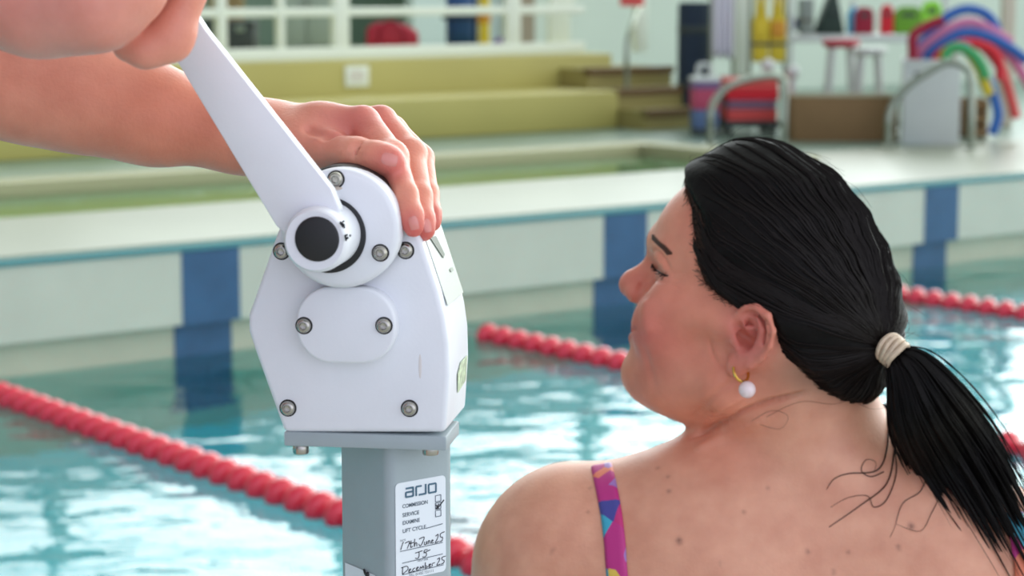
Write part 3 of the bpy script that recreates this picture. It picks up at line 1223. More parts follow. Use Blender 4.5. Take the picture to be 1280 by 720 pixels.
inhead = np.clip((hc[:, 2] + .13) / .05, 0, 1) * np.clip((hc[:, 0] + .06) / .05, 0, 1)
blend(inhead * .75, (224, 140, 114))
blend((gauss(hc, (.085, .045, -.015), (.04, .04, .035)) + gauss(hc, (.085, -.045, -.015), (.04, .04, .035))) * .75, (204, 96, 92))
blend(gauss(hc, (.125, 0, .005), (.02, .02, .02)) * .6, (206, 104, 92))
blend((gauss(hc, (-.012, .085, .012), (.024, .02, .034)) + gauss(hc, (-.012, -.085, .012), (.024, .02, .034))) * .8, (206, 108, 104))
lipw = (np.exp(-((np.abs(hc[:, 2] + .031) / .011) ** 4)) * np.exp(-((hc[:, 1] / .024) ** 4)) * (hc[:, 0] > .088))
blend(lipw * .8, (186, 84, 82))
blend((gauss(hc, (.0885, .033, .030), (.016, .018, .008)) + gauss(hc, (.0885, -.033, .030), (.016, .018, .008))) * .45, (150, 92, 92))
blend(gauss(hc, (-.07, .03, -.012), (.04, .05, .022)) * .65, (120, 92, 76))       # cropped hair at the nape
_p, _ = onbody(1022, 466)
blend(gauss(co, _p[:], (.034, .05, .016)) * .6, (128, 98, 78))
# freckles and moles on the back
M4 = None
for px, py, r, dk in ((849, 676, .0016, .8), (1139, 658, .0016, .8), (1123, 684, .0012, .6), (836, 614, .0012, .5), (822, 585, .0012, .4), (835, 596, .0010, .4), (930, 640, .001, .4),
                      (1010, 690, .0012, .5), (1042, 715, .0012, .5), (900, 705, .001, .4), (960, 610, .001, .35), (1060, 690, .001, .45), (735, 640, .001, .35), (690, 690, .001, .4), (738, 610, .001, .35)):
    p, _ = onbody(px, py)
    blend(gauss(co, p[:], r * 1.6) * dk, (90, 44, 36))
woman = mesh_obj('person', co, fc, M_skin, None, col)
tag(woman, 'dark-haired woman in a swimsuit seen from behind, face turned left towards the winch', 'person')


def child(o, p):
    o.parent = p
    o.matrix_parent_inverse = p.matrix_world.inverted()
    return o


# hair drawn back tight from the hairline to the tie
ZL = [-.045, -.03, -.02, 0, .02, .030, .0416, .0586, .0796, .0988, .108, .1150, .135]
XL = [-.12, -.088, -.07, -.045, -.022, .006, .0405, .0510, .0580, .0690, .083, .098, .13]
fh = Field(axis(ox - .135, (ox + .15, .0024)), axis(oy - .11, (oy + .12, .0024)), axis(oz - .08, (oz + .18, .0024)))
Hh = Head(fh)
skull(Hh)
Hh.cap((-.035, 0, .02), (-.040, 0, -.05), .062, .050, k=.03)
Hh.ell((-.080, 0, .016), (.025, .036, .028), k=.02)
X, Y, Z = fh.grid((slice(None),) * 3)
gx = (X - ox) * HR[0, 0] + (Y - oy) * HR[0, 1] + (Z - oz) * HR[0, 2]
gy = (X - ox) * HR[1, 0] + (Y - oy) * HR[1, 1] + (Z - oz) * HR[1, 2]
gz = (X - ox) * HR[2, 0] + (Y - oy) * HR[2, 1] + (Z - oz) * HR[2, 2]
lim = np.interp(gz, ZL, XL)
t = np.clip((lim - gx) / .022, -.5, 1)
off = np.where(t > 0, .0015 + .0105 * (t * t * (3 - 2 * t)), .0015 + t * .02)
dh = fh.d - off.astype(f32)
# soft waves where the hair is combed
dh = dh + (.0012 * np.sin(gz * 210 + gx * 40) * np.clip(t, 0, 1)).astype(f32)
earv = np.sqrt(((gx + .012) / .027) ** 2 + ((np.abs(gy) - .094) / .024) ** 2 + ((gz - .010) / .031) ** 2)
dh = np.maximum(dh, ((1 - earv) * .026).astype(f32))
hco, hfc = fh.mesh(dh)
hco, hfc = drop_islands(hco, hfc)
hair = child(mesh_obj('hair', hco, hfc, M_hair), woman)
hair['label'] = 'dark brown hair combed back into a ponytail'
hair_bvh = BVHTree.FromPolygons([tuple(c) for c in hco], [tuple(int(i) for i in q) for q in hfc])
_l, _n, _, _ = hair_bvh.ray_cast(CAM, ray(1104, 434).normalized())
if _l is None:
    _l, _n, _, _ = hair_bvh.find_nearest(at(1104, 434, 1.85))
TIE = _l + _n * .002
DT = (TIE - CAM).dot(FW)

M_strand = mat('hair strands', (20, 14, 11), 0.55, spec=0.18)
mb = MB()
hcl = (hco - HOn) @ HR.T
limv = np.interp(hcl[:, 2], ZL, XL)
cand = np.where(hcl[:, 0] < limv - .001)[0]
rr_ = random.Random(3)
for s in range(900):
    i = int(cand[rr_.randrange(len(cand))])
    if s < 420:                                    # start on the hairline
        near = np.where((hcl[:, 0] < limv - .0005) & (hcl[:, 0] > limv - .006))[0]
        i = int(near[rr_.randrange(len(near))])
    p = Vector(hco[i])
    pts = []
    lift = rr_.uniform(.0002, .0014)
    for k in range(26):
        loc, nor, _, _ = hair_bvh.find_nearest(p)
        q_ = HR @ (np.array(loc[:]) - HOn)
        if ((q_[0] + .012) / .027) ** 2 + ((abs(q_[1]) - .094) / .024) ** 2 + ((q_[2] - .010) / .031) ** 2 < 1.02:
            break
        pts.append(loc + nor * lift)
        d = TIE - loc
        if d.length < .016:
            break
        d.normalize()
        d = (d - nor * d.dot(nor))
        if d.length < 1e-4:
            break
        d.normalize()
        d += Vector((rr_.gauss(0, 1), rr_.gauss(0, 1), rr_.gauss(0, 1))) * .05
        p = loc + d * .011
    if len(pts) > 3:
        mb.tube(pts, [.00022] + [rr_.uniform(.0004, .0008)] * (len(pts) - 2) + [.0003], 4)
child(mb.build('hair_strands', M_strand), hair)

# fine hairs that soften the hairline
mb = MB()
near = np.where((hcl[:, 0] < limv - .001) & (hcl[:, 0] > limv - .010) & (hcl[:, 2] > .022))[0]
fine = []
for s in range(420):
    loc = Vector(hco[int(near[rr_.randrange(len(near))])])
    start, n0, _, _ = body_bvh.find_nearest(loc + Vector(hf) * rr_.uniform(.004, .016) - Vector(hu) * rr_.uniform(-.003, .005))
    d = (TIE - loc).normalized()
    e_, n1, _, _ = hair_bvh.find_nearest(loc + d * .022 + Vector([rr_.gauss(0, .003) for _ in range(3)]))
    q_ = HR @ (np.array(start[:]) - HOn)
    if q_[2] < .024 and q_[0] < .012:
        continue
    fine.append(spline([start - n0 * .0004, (start * .6 + loc * .4) + n0 * .0012, loc + n1 * .0012, e_ + n1 * .0006], 4))
for pts in fine:
    mb.tube(pts, [.00005, .00010, .00016, .0002] + [.00026] * (len(pts) - 5) + [.0002], 3)
fh_ = child(mb.build('hairline_strands', mat('brown fine hair', (58, 40, 30), .6, spec=.2)), hair)
fh_['kind'] = 'stuff'
# flyaway hairs along the crown and nape
mb = MB()
fly = []
for s in range(90):
    a = rr_.uniform(-.3, 2.6)
    i = int(cand[rr_.randrange(len(cand))])
    p0 = Vector(hco[i])
    loc, nor, _, _ = hair_bvh.find_nearest(p0)
    d = (TIE - loc)
    d = (d - nor * d.dot(nor)).normalized()
    L_ = rr_.uniform(.02, .05)
    j = Vector((rr_.gauss(0, 1), rr_.gauss(0, 1), rr_.gauss(0, 1))) * .15
    fly.append(spline([loc, loc + d * L_ * .5 + nor * rr_.uniform(.002, .006) + j * .01, loc + d * L_ + nor * rr_.uniform(.0, .005) + j * .02], 4))
for pts in fly:
    mb.tube(pts, .00013, 3)
fl_ = child(mb.build('flyaway_hairs', M_strand), hair)
fl_['kind'] = 'stuff'

# hair tie: beige coils round the root of the ponytail
tie_ax = (at(1146, 464, DT - .016) - at(1088, 414, DT + .012)).normalized()
tc_ = at(1116, 439, DT - .004)
TM = Matrix.Translation(tc_) @ tie_ax.to_track_quat('Z', 'Y').to_matrix().to_4x4()
M_tie = mat('beige hair tie', (206, 184, 158), 0.5, var=.15, vscale=200)
mb = MB()
for k in range(4):
    z = (k - 1.5) * .0044
    ring = [TM @ Vector((.0115 * math.cos(a), .0115 * math.sin(a), z + .0012 * math.sin(a * 2 + k))) for a in np.linspace(0, 2 * PI, 29)]
    mb.tube(ring, .0026, 8, caps=False)
hair_tie = child(mb.build('hair_tie', M_tie), woman)

# ponytail
mb = MB()
path = [(1092, 422, DT + .012), (1116, 439, DT - .004), (1136, 463, DT - .008), (1158, 512, min(1.855, DT - .004)), (1190, 565, 1.840), (1222, 618, 1.832), (1262, 690, 1.830), (1300, 760, 1.832)]
wid = [.004, .0045, .018, .032, .037, .036, .034, .034]
pw = [at(*q) for q in path]
side = RT * .84 - UP * .54          # across the tail in the picture plane
side = Vector((math.cos(.62), 0, math.sin(.62)))
dep = Vector((0, 1, 0))
for s in range(330):
    a, r = rr_.uniform(0, 2 * PI), math.sqrt(rr_.uniform(0, 1))
    cs, sn = math.cos(a) * r, math.sin(a) * r
    ln = rr_.choice((.62, .7, .78, .85, .92, 1.0)) + rr_.uniform(-.06, .0)
    sp = [p + side * (cs * w) + dep * (sn * w * .55) for p, w in zip(pw, wid)]
    jit = Vector((rr_.gauss(0, .003), rr_.gauss(0, .003), rr_.gauss(0, .003)))
    sp = [q + jit * (i / 5) for i, q in enumerate(sp)]
    pts = spline(sp, 5)
    pts = pts[:max(6, int(len(pts) * ln))]
    n_ = len(pts)
    R0 = rr_.uniform(.0018, .0036)
    mb.tube(pts, [R0 * (.5 if i < 8 else 1) * min(1, (n_ - 1 - i) / (n_ * .35) + .06) for i in range(n_)], 5)
for s in range(260):                 # finer strands, looser than the rest
    a, r = rr_.uniform(0, 2 * PI), rr_.uniform(.75, 1.12)
    sp = [p + side * (math.cos(a) * r * w) + dep * (math.sin(a) * r * w * .55) for p, w in zip(pw, wid)]
    j1, j2 = Vector([rr_.gauss(0, .0045) for _ in range(3)]), Vector([rr_.gauss(0, .006) for _ in range(3)])
    sp = [q + (j1 * (i / 4) if i < 5 else j1 + j2 * ((i - 4) / 3)) for i, q in enumerate(sp)]
    pts = spline(sp, 5)
    pts = pts[6:max(14, int(len(pts) * rr_.uniform(.55, 1)))]
    n_ = len(pts)
    mb.tube(pts, [rr_.uniform(.0004, .0009) * min(1, (n_ - 1 - i) / (n_ * .5) + .08) for i in range(n_)], 4)
# separate pointed locks at the ends
for lk in ([(1178, 596), (1192, 628), (1194, 660), (1186, 695), (1174, 722)], [(1205, 622), (1220, 660), (1228, 690), (1229, 724)], [(1222, 640), (1240, 668), (1258, 690), (1276, 702)],
           [(1160, 560), (1180, 600), (1198, 640), (1202, 664)], [(1240, 650), (1262, 676), (1284, 690)], [(1232, 640), (1246, 676), (1252, 706), (1266, 724)], [(1212, 630), (1232, 665), (1243, 700)]):
    for j in range(4):
        pts = spline([at(x + rr_.uniform(-3, 3), y + rr_.uniform(-3, 3), 1.838 - .0 * i) for i, (x, y) in enumerate(lk)], 5)
        n_ = len(pts)
        mb.tube(pts, [.0026 * (1 - i / n_) ** .8 + .0002 for i in range(n_)], 5)
ponytail = child(mb.build('ponytail', M_hair), woman)
# wet wisps lying on the back
mb = MB()
for w_, r in (([(1113, 500), (1116, 540), (1117, 565), (1108, 605), (1075, 632), (1036, 659)], .0013), ([(1110, 515), (1108, 560), (1096, 588), (1060, 592), (1042, 599), (1033, 612)], .0010),
              ([(1104, 590), (1088, 596), (1076, 588), (1082, 575), (1094, 578), (1092, 590)], .0006), ([(1115, 550), (1120, 590), (1108, 625), (1092, 634), (1084, 620), (1060, 622), (1038, 634)], .0007),
              ([(1160, 590), (1150, 615), (1128, 630), (1118, 660), (1112, 672)], .0006), ([(1180, 610), (1165, 640), (1150, 664), (1120, 655)], .0005)):
    pts = []
    for q in spline([Vector((x, y, 0)) for x, y in w_], 6):
        p, nn = onbody(q.x, q.y, .0010)
        pts.append(p)
    n_ = len(pts)
    mb.tube(pts, [r * .8 * (1 - .75 * i / n_) for i in range(n_)], 5)
child(mb.build('wet_wisps', M_hair), woman)
mb = MB()
for w_ in ([(958, 521), (1000, 502), (1040, 505), (1060, 500)], [(940, 526), (965, 513), (985, 520), (975, 536), (950, 530)]):
    mb.tube([onbody(q.x, q.y, .0005)[0] for q in spline([Vector((x, y, 0)) for x, y in w_], 6)], .00015, 4)
child(mb.build('fine_neck_hairs', mat('pale brown hair', (120, 88, 68), .6)), woman)

# brow, lashes (each side; the far one mirrored through the head)
def mirror(p):
    q = np.array(p[:]) - HOn
    q = HR @ q
    q[1] *= -1
    return body_bvh.find_nearest(Vector(hw(*q)))


M_brow = mat('brow hair', (88, 60, 48), .7)
M_lash = mat('lash hair', (34, 24, 22), .6)
brow_px = spline([Vector(q) for q in ((815.5, 298, 0), (818, 301, 0), (823, 306, 0), (829, 311, 0), (835, 318, 0))], 12)
lash_px = spline([Vector(q) for q in ((815, 330, 0), (818, 335.5, 0), (823, 339.5, 0), (830, 343, 0), (835, 345, 0))], 5)
for side_ in (0, 1):
    mb = MB()
    for k, q in enumerate(brow_px):
        for dy in (-3.2, -1.2, .8):
            fade = 1 - .65 * k / len(brow_px)
            loc, nor = onbody(q.x + rr_.uniform(-.6, .6), q.y + dy * fade)
            if side_:
                loc, nor, _, _ = mirror(loc)
            d_ = Vector(hu) * .35 - Vector(hf) * .8 + Vector(hl) * (.5 if not side_ else -.5)
            d_ = (d_ - nor * d_.dot(nor)).normalized()
            mb.tube([loc - d_ * .001, loc + d_ * .0022 + nor * .0009, loc + d_ * .005 + nor * .0005], [.00028, .00026, .0001], 4)
    child(mb.build('eyebrow', M_brow), woman)
    mb = MB()
    line = []
    for k, q in enumerate(lash_px):
        loc, nor = onbody(q.x, q.y)
        if side_:
            loc, nor, _, _ = mirror(loc)
        line.append(loc + nor * .0003)
        mb.tube([loc, loc + nor * .003 - Vector(hu) * .0015, loc + nor * .0055 - Vector(hu) * .0015], [.00042, .0003, .0001], 4)
    mb.tube(line, .00075, 6)
    child(mb.build('eyelashes', M_lash), woman)

# gold hoop with a pearl
M_gold = mat('gold', (214, 170, 84), .22, metal=1.0)
M_pearl = mat('pearl', (236, 216, 216), .18, coat=.6, spec=.6)
ea, _ = onbody(917, 458)
dE = (ea - CAM).dot(FW) - .004
mb = MB()
hp = spline([at(x, y, dE + dd) for x, y, dd in ((917, 459, -.001), (918, 467, -.003), (922, 474, -.003), (928, 477, -.001), (934, 474, .004), (935, 466, .008), (930, 459, .010))], 6)
mb.tube(hp, .0013, 8)
ear = child(mb.build('earring', M_gold), woman)
mb = MB()
mb.tube([at(928, 476, dE - .001), at(931, 480, dE - .001)], .0009, 6)
child(mb.build('hook', M_gold), ear)
pe = MB().sphere(at(934, 487, dE - .002), .0073, 28).build('pearl', M_pearl)
child(pe, ear)

# swimsuit: the low back of the suit and two patterned straps
M_suit = bpy.data.materials.new('patterned swimsuit')
M_suit.use_nodes = True
nt = M_suit.node_tree
b = nt.nodes['Principled BSDF']
b.inputs['Roughness'].default_value = .5
tc = N(nt, 'ShaderNodeTexCoord')
mp = N(nt, 'ShaderNodeMapping')
mp.inputs['Scale'].default_value = (1, 1, .55)
mp.inputs['Location'].default_value = (.013, 0.0, .021)
vo = N(nt, 'ShaderNodeTexVoronoi')
vo.inputs['Scale'].default_value = 62
nt.links.new(tc.outputs['Object'], mp.inputs[0])
nt.links.new(mp.outputs[0], vo.inputs['Vector'])
sp_ = N(nt, 'ShaderNodeSeparateColor')
nt.links.new(vo.outputs['Color'], sp_.inputs[0])
rp = N(nt, 'ShaderNodeValToRGB')
rp.color_ramp.interpolation = 'CONSTANT'
E = rp.color_ramp.elements
E[0].position, E[0].color = 0, lin((190, 44, 128))
E[1].position, E[1].color = .35, lin((160, 120, 190))
for p_, c_ in ((.5, (60, 168, 196)), (.66, (196, 40, 116)), (.78, (232, 128, 96)), (.86, (226, 190, 80)), (.92, (70, 70, 150))):
    e = E.new(p_)
    e.color = lin(c_)
nt.links.new(sp_.outputs[0], rp.inputs['Fac'])
nt.links.new(rp.outputs['Color'], b.inputs['Base Color'])

X, Y, Z = f.grid((slice(None),) * 3)
zt = oz - .315
ds = np.maximum(f.d - f32(.0035), np.maximum(Z - zt, np.maximum(.36 - Z, 0) * 0 + np.abs(X - .255) - .20 - 0 * Y))
ds = np.maximum(ds, Y - 2.12)
ds = np.maximum(ds, .375 - Z)
sco, sfc = f.mesh(ds.astype(f32))
sco, sfc = drop_islands(sco, sfc)
suit = child(mesh_obj('swimsuit', sco, sfc, M_suit), woman)


def strap(pix, w0):
    """a band lying on the skin along picture points"""
    pts = []
    for q in spline([Vector((x, y, 0)) for x, y in pix], 8):
        pts.append(onbody(q.x, q.y, 0))
    bm = bmesh.new()
    rows = []
    n_ = len(pts)
    for i, (p, nn) in enumerate(pts):
        t_ = (pts[min(i + 1, n_ - 1)][0] - pts[max(i - 1, 0)][0]).normalized()
        sd = t_.cross(nn).normalized()
        row = []
        for j in range(7):
            q = p + sd * ((j - 3) / 3 * w0)
            loc, n2, _, _ = body_bvh.find_nearest(q)
            row.append(loc + n2 * (.0026 if 0 < j < 6 else .0012))
        rows.append([bm.verts.new(v) for v in row])
    for a_, b_ in zip(rows, rows[1:]):
        for j in range(6):
            bm.faces.new((a_[j], a_[j + 1], b_[j + 1], b_[j]))
    m_ = MB()
    m_.bm.free()
    m_.bm = bm
    o = m_.build('strap', M_suit)
    so = o.modifiers.new('t', 'SOLIDIFY')
    so.thickness = .0012
    return child(o, suit)


strap([(752, 583), (757, 605), (764, 640), (769, 680), (772, 720), (790, 900)], .0095)
strap([(1268, 640), (1272, 665), (1276, 690), (1280, 730), (1275, 900)], .0095)
# ------------------------------------------------------------------ attendant: stands left of the picture, both arms reach in
ff = Field(axis(-1.15, (-.42, .010), (-.335, .004), (-.02, .0017), (.02, .006)),
           axis(.25, (1.02, .011), (1.30, .003), (1.50, .0018), (1.60, .008)),
           axis(.36, (1.10, .012), (1.18, .005), (1.245, .0018), (1.365, .0018), (1.42, .005), (2.2, .010)))
g_ = ff
B = lambda px, py, d: np.array(at(px, py, d)[:])


def bent(pts, k=.005):
    g_.chain([(B(*p[:3]), p[3]) for p in pts], k)


# left forearm and hand (far arm), laid over the top of the winch
sh_l, sh_r = np.array((-.76, .93, 1.76)), np.array((-.78, .53, 1.76))
el_l = B(-430, 92, 1.42)
g_.cap(sh_l, el_l, .055, .044, k=.02)
bent([(-430, 92, 1.42, .046), (-120, 96, 1.435, .0400), (60, 112, 1.435, .0320), (130, 124, 1.433, .0305), (200, 146, 1.430, .0262), (300, 169, 1.425, .0188), (340, 174, 1.42, .0185)], .03)
g_.cap(B(280, 168, 1.445), B(345, 172, 1.43), .016, .017, k=.02)
# back of the hand
bent([(335, 173, 1.42, .0185), (400, 165, 1.405, .0172), (452, 155, 1.392, .0120)], .014)
bent([(335, 172, 1.43, .0185), (405, 164, 1.43, .0165), (476, 153, 1.418, .0108)], .012)
bent([(335, 171, 1.44, .0185), (410, 168, 1.448, .0145), (489, 163, 1.440, .0102)], .012)
bent([(335, 174, 1.45, .018), (410, 180, 1.462, .0130), (496, 178, 1.458, .0092)], .012)
# fingers over the far shoulder of the housing
bent([(455, 154, 1.392, .0108), (489, 197, 1.362, .0098), (506, 244, 1.338, .0083), (514, 270, 1.330, .0078), (517, 283, 1.3295, .0068)], .0035)
bent([(476, 152, 1.418, .0106), (513, 194, 1.392, .0098), (524, 246, 1.358, .0084), (529, 276, 1.346, .0078), (531, 288, 1.343, .0068)], .0035)
bent([(489, 163, 1.440, .0100), (525, 198, 1.424, .0092), (533, 243, 1.396, .0080), (538, 268, 1.384, .0072), (540, 278, 1.381, .0062)], .0035)
bent([(496, 178, 1.458, .0090), (526, 206, 1.446, .0080), (535, 240, 1.424, .0070), (540, 258, 1.414, .0060)], .0035)
# thumb along the near edge
bent([(335, 178, 1.41, .0180), (372, 183, 1.396, .0160), (412, 187, 1.378, .0122)], .010)
bent([(405, 187, 1.380, .0121), (446, 193, 1.358, .0108), (470, 197, 1.349, .0102), (484, 200, 1.345, .0092), (490, 202, 1.344, .0084)], .004)
# knuckle bumps
for q in ((490, 197, 1.3605, .0098), (514, 194, 1.390, .0096)):
    g_.ell(B(*q[:3]), (q[3],) * 3, k=.006)
# creases of the thumb web and knuckles
for a_, b_ in (((386, 164, 1.380), (412, 171, 1.368)), ((412, 171, 1.369), (432, 173, 1.370)), ((434, 160, 1.370), (434, 173, 1.370))):
    g_.cap(B(*a_), B(*b_), .0016, .0016, k=.006, op='sub')
for dx in (-4, 0, 4):
    g_.cap(B(447 + dx, 180, 1.3475), B(449 + dx, 194, 1.3465), .0007, .0007, k=.002, op='sub')

# right arm: hand closed round the crank handle
el_r = np.array((-.62, .80, 1.36))
g_.cap(sh_r, el_r, .055, .046, k=.02)
g_.chain([(el_r, .046), (B(-260, -70, 1.10), .039), (B(-60, -32, 1.17), .032)], .02)
bent([(-60, -30, 1.165, .031), (40, -10, 1.165, .0295), (95, -6, 1.165, .0275)], .02)
bent([(60, -6, 1.150, .0285), (120, -10, 1.140, .0270), (160, -28, 1.136, .0225)], .02)
bent([(90, 0, 1.20, .026), (150, -22, 1.225, .022), (190, -50, 1.235, .016)], .02)
for k in range(4):
    dd = 1.172 + .0195 * k
    bent([(150, -62, dd, .0125), (212, -52, dd, .0115), (233, -8, dd, .0112), (219, 34, dd, .0112), (212, 48, dd, .0108), (180, 62, dd - .0005, .0100), (160, 57, dd, .0090)], .0018)
    g_.ell(B(212, 44, dd), (.0135, .0115, .0150), k=.006)
    g_.ell(B(186, 58, dd), (.0120, .0110, .0105), k=.006)
bent([(90, -50, 1.155, .018), (165, -88, 1.150, .0125), (225, -80, 1.150, .0105), (255, -62, 1.150, .0095)], .008)

# trunk, neck, head and legs (outside the picture)
tx, ty = -.86, .73
g_.ell((tx, ty, 1.52), (.125, .195, .30), k=.05)
g_.cap((tx, ty - .15, 1.74), (tx, ty + .15, 1.74), .075, .075, k=.05)
g_.cap(sh_l, (tx, ty + .1, 1.74), .062, .070, k=.05)
g_.cap(sh_r, (tx, ty - .1, 1.74), .062, .070, k=.05)
g_.ell((tx, ty, 1.25), (.120, .170, .16), k=.06)
g_.cap((tx + .005, ty, 1.76), (tx + .03, ty, 1.90), .058, .055, k=.03)
g_.ell((tx + .045, ty, 2.00), (.098, .076, .118), k=.02)
g_.ell((tx + .075, ty, 1.945), (.060, .055, .070), k=.03)
g_.cap((tx + .145, ty, 2.0), (tx + .158, ty, 1.975), .010, .013, k=.01)
for s in (-1, 1):
    g_.ell((tx + .03, ty + s * .078, 1.985), (.02, .008, .032), k=.005)
    g_.cap((tx, ty + s * .09, 1.22), (tx + .01, ty + s * .10, .86), .085, .055, k=.04)
    g_.cap((tx + .01, ty + s * .10, .86), (tx - .02, ty + s * .10, .47), .056, .036, k=.02)
    g_.cap((tx - .04, ty + s * .10, .455), (tx + .15, ty + s * .12, .447), .034, .026, k=.02)
aco, afc = g_.mesh()
aco, afc = drop_islands(aco, afc)
col = np.tile(np.array(lin((222, 148, 124))[:3]), (len(aco), 1))


def hot(px, py, d, r, w, rgb):
    blend(gauss(aco, B(px, py, d), r) * w, rgb)


for q in ((455, 142, 1.385), (480, 142, 1.41)):
    hot(*q, .020, .55, (206, 104, 92))
for q in ((514, 286, 1.325), (529, 290, 1.34), (492, 203, 1.34), (539, 276, 1.375)):
    hot(*q, .013, .75, (210, 92, 92))
hot(430, 165, 1.385, .028, .35, (196, 110, 112))
hot(60, -20, 1.13, .06, .45, (222, 158, 158))
hot(230, 120, 1.41, .06, .5, (206, 112, 80))
p = B(131, 133, 1.4035)
hot(131, 133, 1.4035, .0022, .8, (70, 44, 40))
attendant = tag(mesh_obj('person', aco, afc, M_skin, None, col), 'attendant at the left gripping the crank and resting a hand on the winch', 'person')
att_bvh = BVHTree.FromPolygons([tuple(c) for c in aco], [tuple(int(i) for i in q) for q in afc])

# nails
M_nail = mat('nail', (214, 134, 124), .25, coat=.3)


def nail(px, py, dx, dy, w, l):
    """a nail plate on the skin at a picture point; dx, dy point to the tip"""
    r = ray(px, py).normalized()
    loc, nor, _, _ = att_bvh.ray_cast(CAM, r)
    if loc is None:
        return
    tipd = (RT * dx - UP * dy)
    tipd = (tipd - nor * tipd.dot(nor)).normalized()
    sd = nor.cross(tipd)
    mb = MB()
    rows = []
    for i in range(8):
        row = []
        for j in range(7):
            a_, b_ = (i / 7 - .5) * 2, (j / 6 - .5) * 2
            ww = w * (1 - .12 * max(0, a_) ** 3) * math.sqrt(max(0, 1 - max(0, -a_ - .3) ** 2 * 1.2))
            q = loc + tipd * (a_ * l) + sd * (b_ * ww)
            l2, n2, _, _ = att_bvh.find_nearest(q)
            row.append(mb.bm.verts.new(l2 + n2 * (.0006 - .0003 * b_ * b_)))
        rows.append(row)
    for x_, y_ in zip(rows, rows[1:]):
        for j in range(6):
            mb.bm.faces.new((x_[j], x_[j + 1], y_[j + 1], y_[j]))
    child(mb.build('fingernail', M_nail), attendant)


nail(487, 199, 1, .25, .0042, .0052)
nail(517, 279, .25, 1, .0030, .0042)
nail(534, 282, .25, 1, .0026, .0042)

# polo shirt, shorts and shoes
M_polo = mat('navy polo cloth', (40, 52, 84), .8, bump=.3, bscale=500)
M_short = mat('black shorts cloth', (30, 31, 34), .8, bump=.3, bscale=400)
M_shoe = mat('white shoe', (215, 215, 210), .5)
X, Y, Z = ff.grid((slice(None),) * 3)
arm_cut = np.sqrt((X - tx) ** 2 + ((Y - ty) * .85) ** 2 * 0 + 0 * Z) * 0 + (X + .66)
d1 = np.maximum(np.maximum(ff.d - f32(.006), Z - 1.83), np.maximum(1.18 - Z, arm_cut + 0 * Y))
c1, q1 = ff.mesh(d1.astype(f32))
c1, q1 = drop_islands(c1, q1)
child(mesh_obj('polo_shirt', c1, q1, M_polo), attendant)
d2 = np.maximum(np.maximum(ff.d - f32(.009), Z - 1.20), np.maximum(.92 - Z, X + .66 + 0 * Y))
c2, q2 = ff.mesh(d2.astype(f32))
c2, q2 = drop_islands(c2, q2)
child(mesh_obj('shorts', c2, q2, M_short), attendant)
d4 = np.maximum(ff.d - f32(.008), np.maximum(1.985 - Z - (tx + .02 - X) * 1.3, X - (tx + .105) + (2.06 - Z) * .3 + 0 * Y))
c4, q4 = ff.mesh(np.maximum(d4, Z * 0 + 1.86 - Z).astype(f32))
if len(c4):
    c4, q4 = drop_islands(c4, q4)
    child(mesh_obj('hair', c4, q4, M_hair), attendant)
# ------------------------------------------------------------------ things on the far deck and terrace
def stand(pl, pr, pb, z=.42, yaw=0.0, d=None):
    """frame at the middle of a thing's base that spans pl..pr at base line pb; also its width"""
    pm = (pl + pr) / 2
    p = onz(pm, pb, z) if d is None else at(pm, pb, d)
    dist = (p - CAM).dot(FW)
    return Matrix.Translation(p) @ Matrix.Rotation(yaw, 4, 'Z'), (pr - pl) / F * dist


def height(py_top, M):
    p = M.translation
    dist = (p - CAM).dot(FW)
    lo, hi = 0.0, 3.0
    for _ in range(40):
        m_ = (lo + hi) / 2
        q = p + Vector((0, 0, m_)) - CAM
        y = 360 - F * q.dot(UP) / q.dot(FW)
        if y > py_top:
            lo = m_
        else:
            hi = m_
    return lo


def par(mb, name, m, root, **kw):
    return mb.build(name, m, root, **kw)


M_rail = mat('stainless rail', (142, 150, 134), .28, metal=.85)
M_card = mat('brown board', (128, 100, 60), .7, var=.08, vscale=5)
M_whiteplast = mat('white plastic', (206, 212, 204), .45, var=.03, vscale=6)
M_navy = mat('navy foam', (26, 44, 60), .8)
M_char = mat('charcoal plastic', (52, 62, 58), .6)
M_redp = mat('crimson vinyl', (172, 22, 48), .5)
M_bright = mat('bright red foam', (210, 26, 40), .6)
M_green = mat('green foam', (104, 160, 32), .6)
M_lime = mat('lime foam', (150, 226, 60), .6)
M_yel = mat('yellow nylon', (206, 184, 44), .7)
M_orng = mat('orange nylon', (198, 140, 40), .7)
M_blue = mat('blue foam', (44, 98, 170), .7)
M_pink = mat('pink foam', (204, 124, 158), .7)
M_dred = mat('dark red foam', (150, 20, 48), .7)
M_gfoam = mat('sea green foam', (64, 158, 92), .7)
M_coral = mat('coral foam', (214, 82, 76), .7)
M_greyc = mat('grey cupboard', (128, 144, 128), .6)
M_towel = mat('white towel', (212, 212, 218), .9, bump=.4, bscale=80)
M_teal = mat('dark green vinyl', (24, 48, 36), .6)
M_sky = mat('sky blue plastic', (90, 190, 226), .5)

# white guard railing along the top of the terrace
VR = 10.95
ZR = .865
t = empty('guard_railing', frame_uv(7.2, VR, ZR), 'white painted guard railing along the top of the olive terrace', 'railing')
t.matrix_world = frame_uv(7.2, VR, ZR)
par(MB().box((-8, -.03, 0.0), (1.95, .03, .075)), 'bottom_rail', M_white_paint, t, bevel=.006)
par(MB().box((-8, -.022, .262), (1.95, .022, .312)), 'middle_rail', M_white_paint, t, bevel=.008)
par(MB().box((-8, -.03, .52), (1.95, .03, .58)), 'top_rail', M_white_paint, t, bevel=.008)
for px, w_ in ((276, .03), (425, .055), (640, .055), (800, .05), (110, .055), (350, .022), (-120, .05)):
    r = ray(px, 40)
    k = VR / r.dot(V)
    uu = (CAM + r * k).dot(U) - 7.2
    par(MB().box((uu - w_, -.026, .0), (uu + w_, .026, .56)), 'post', M_white_paint, t, bevel=.006)

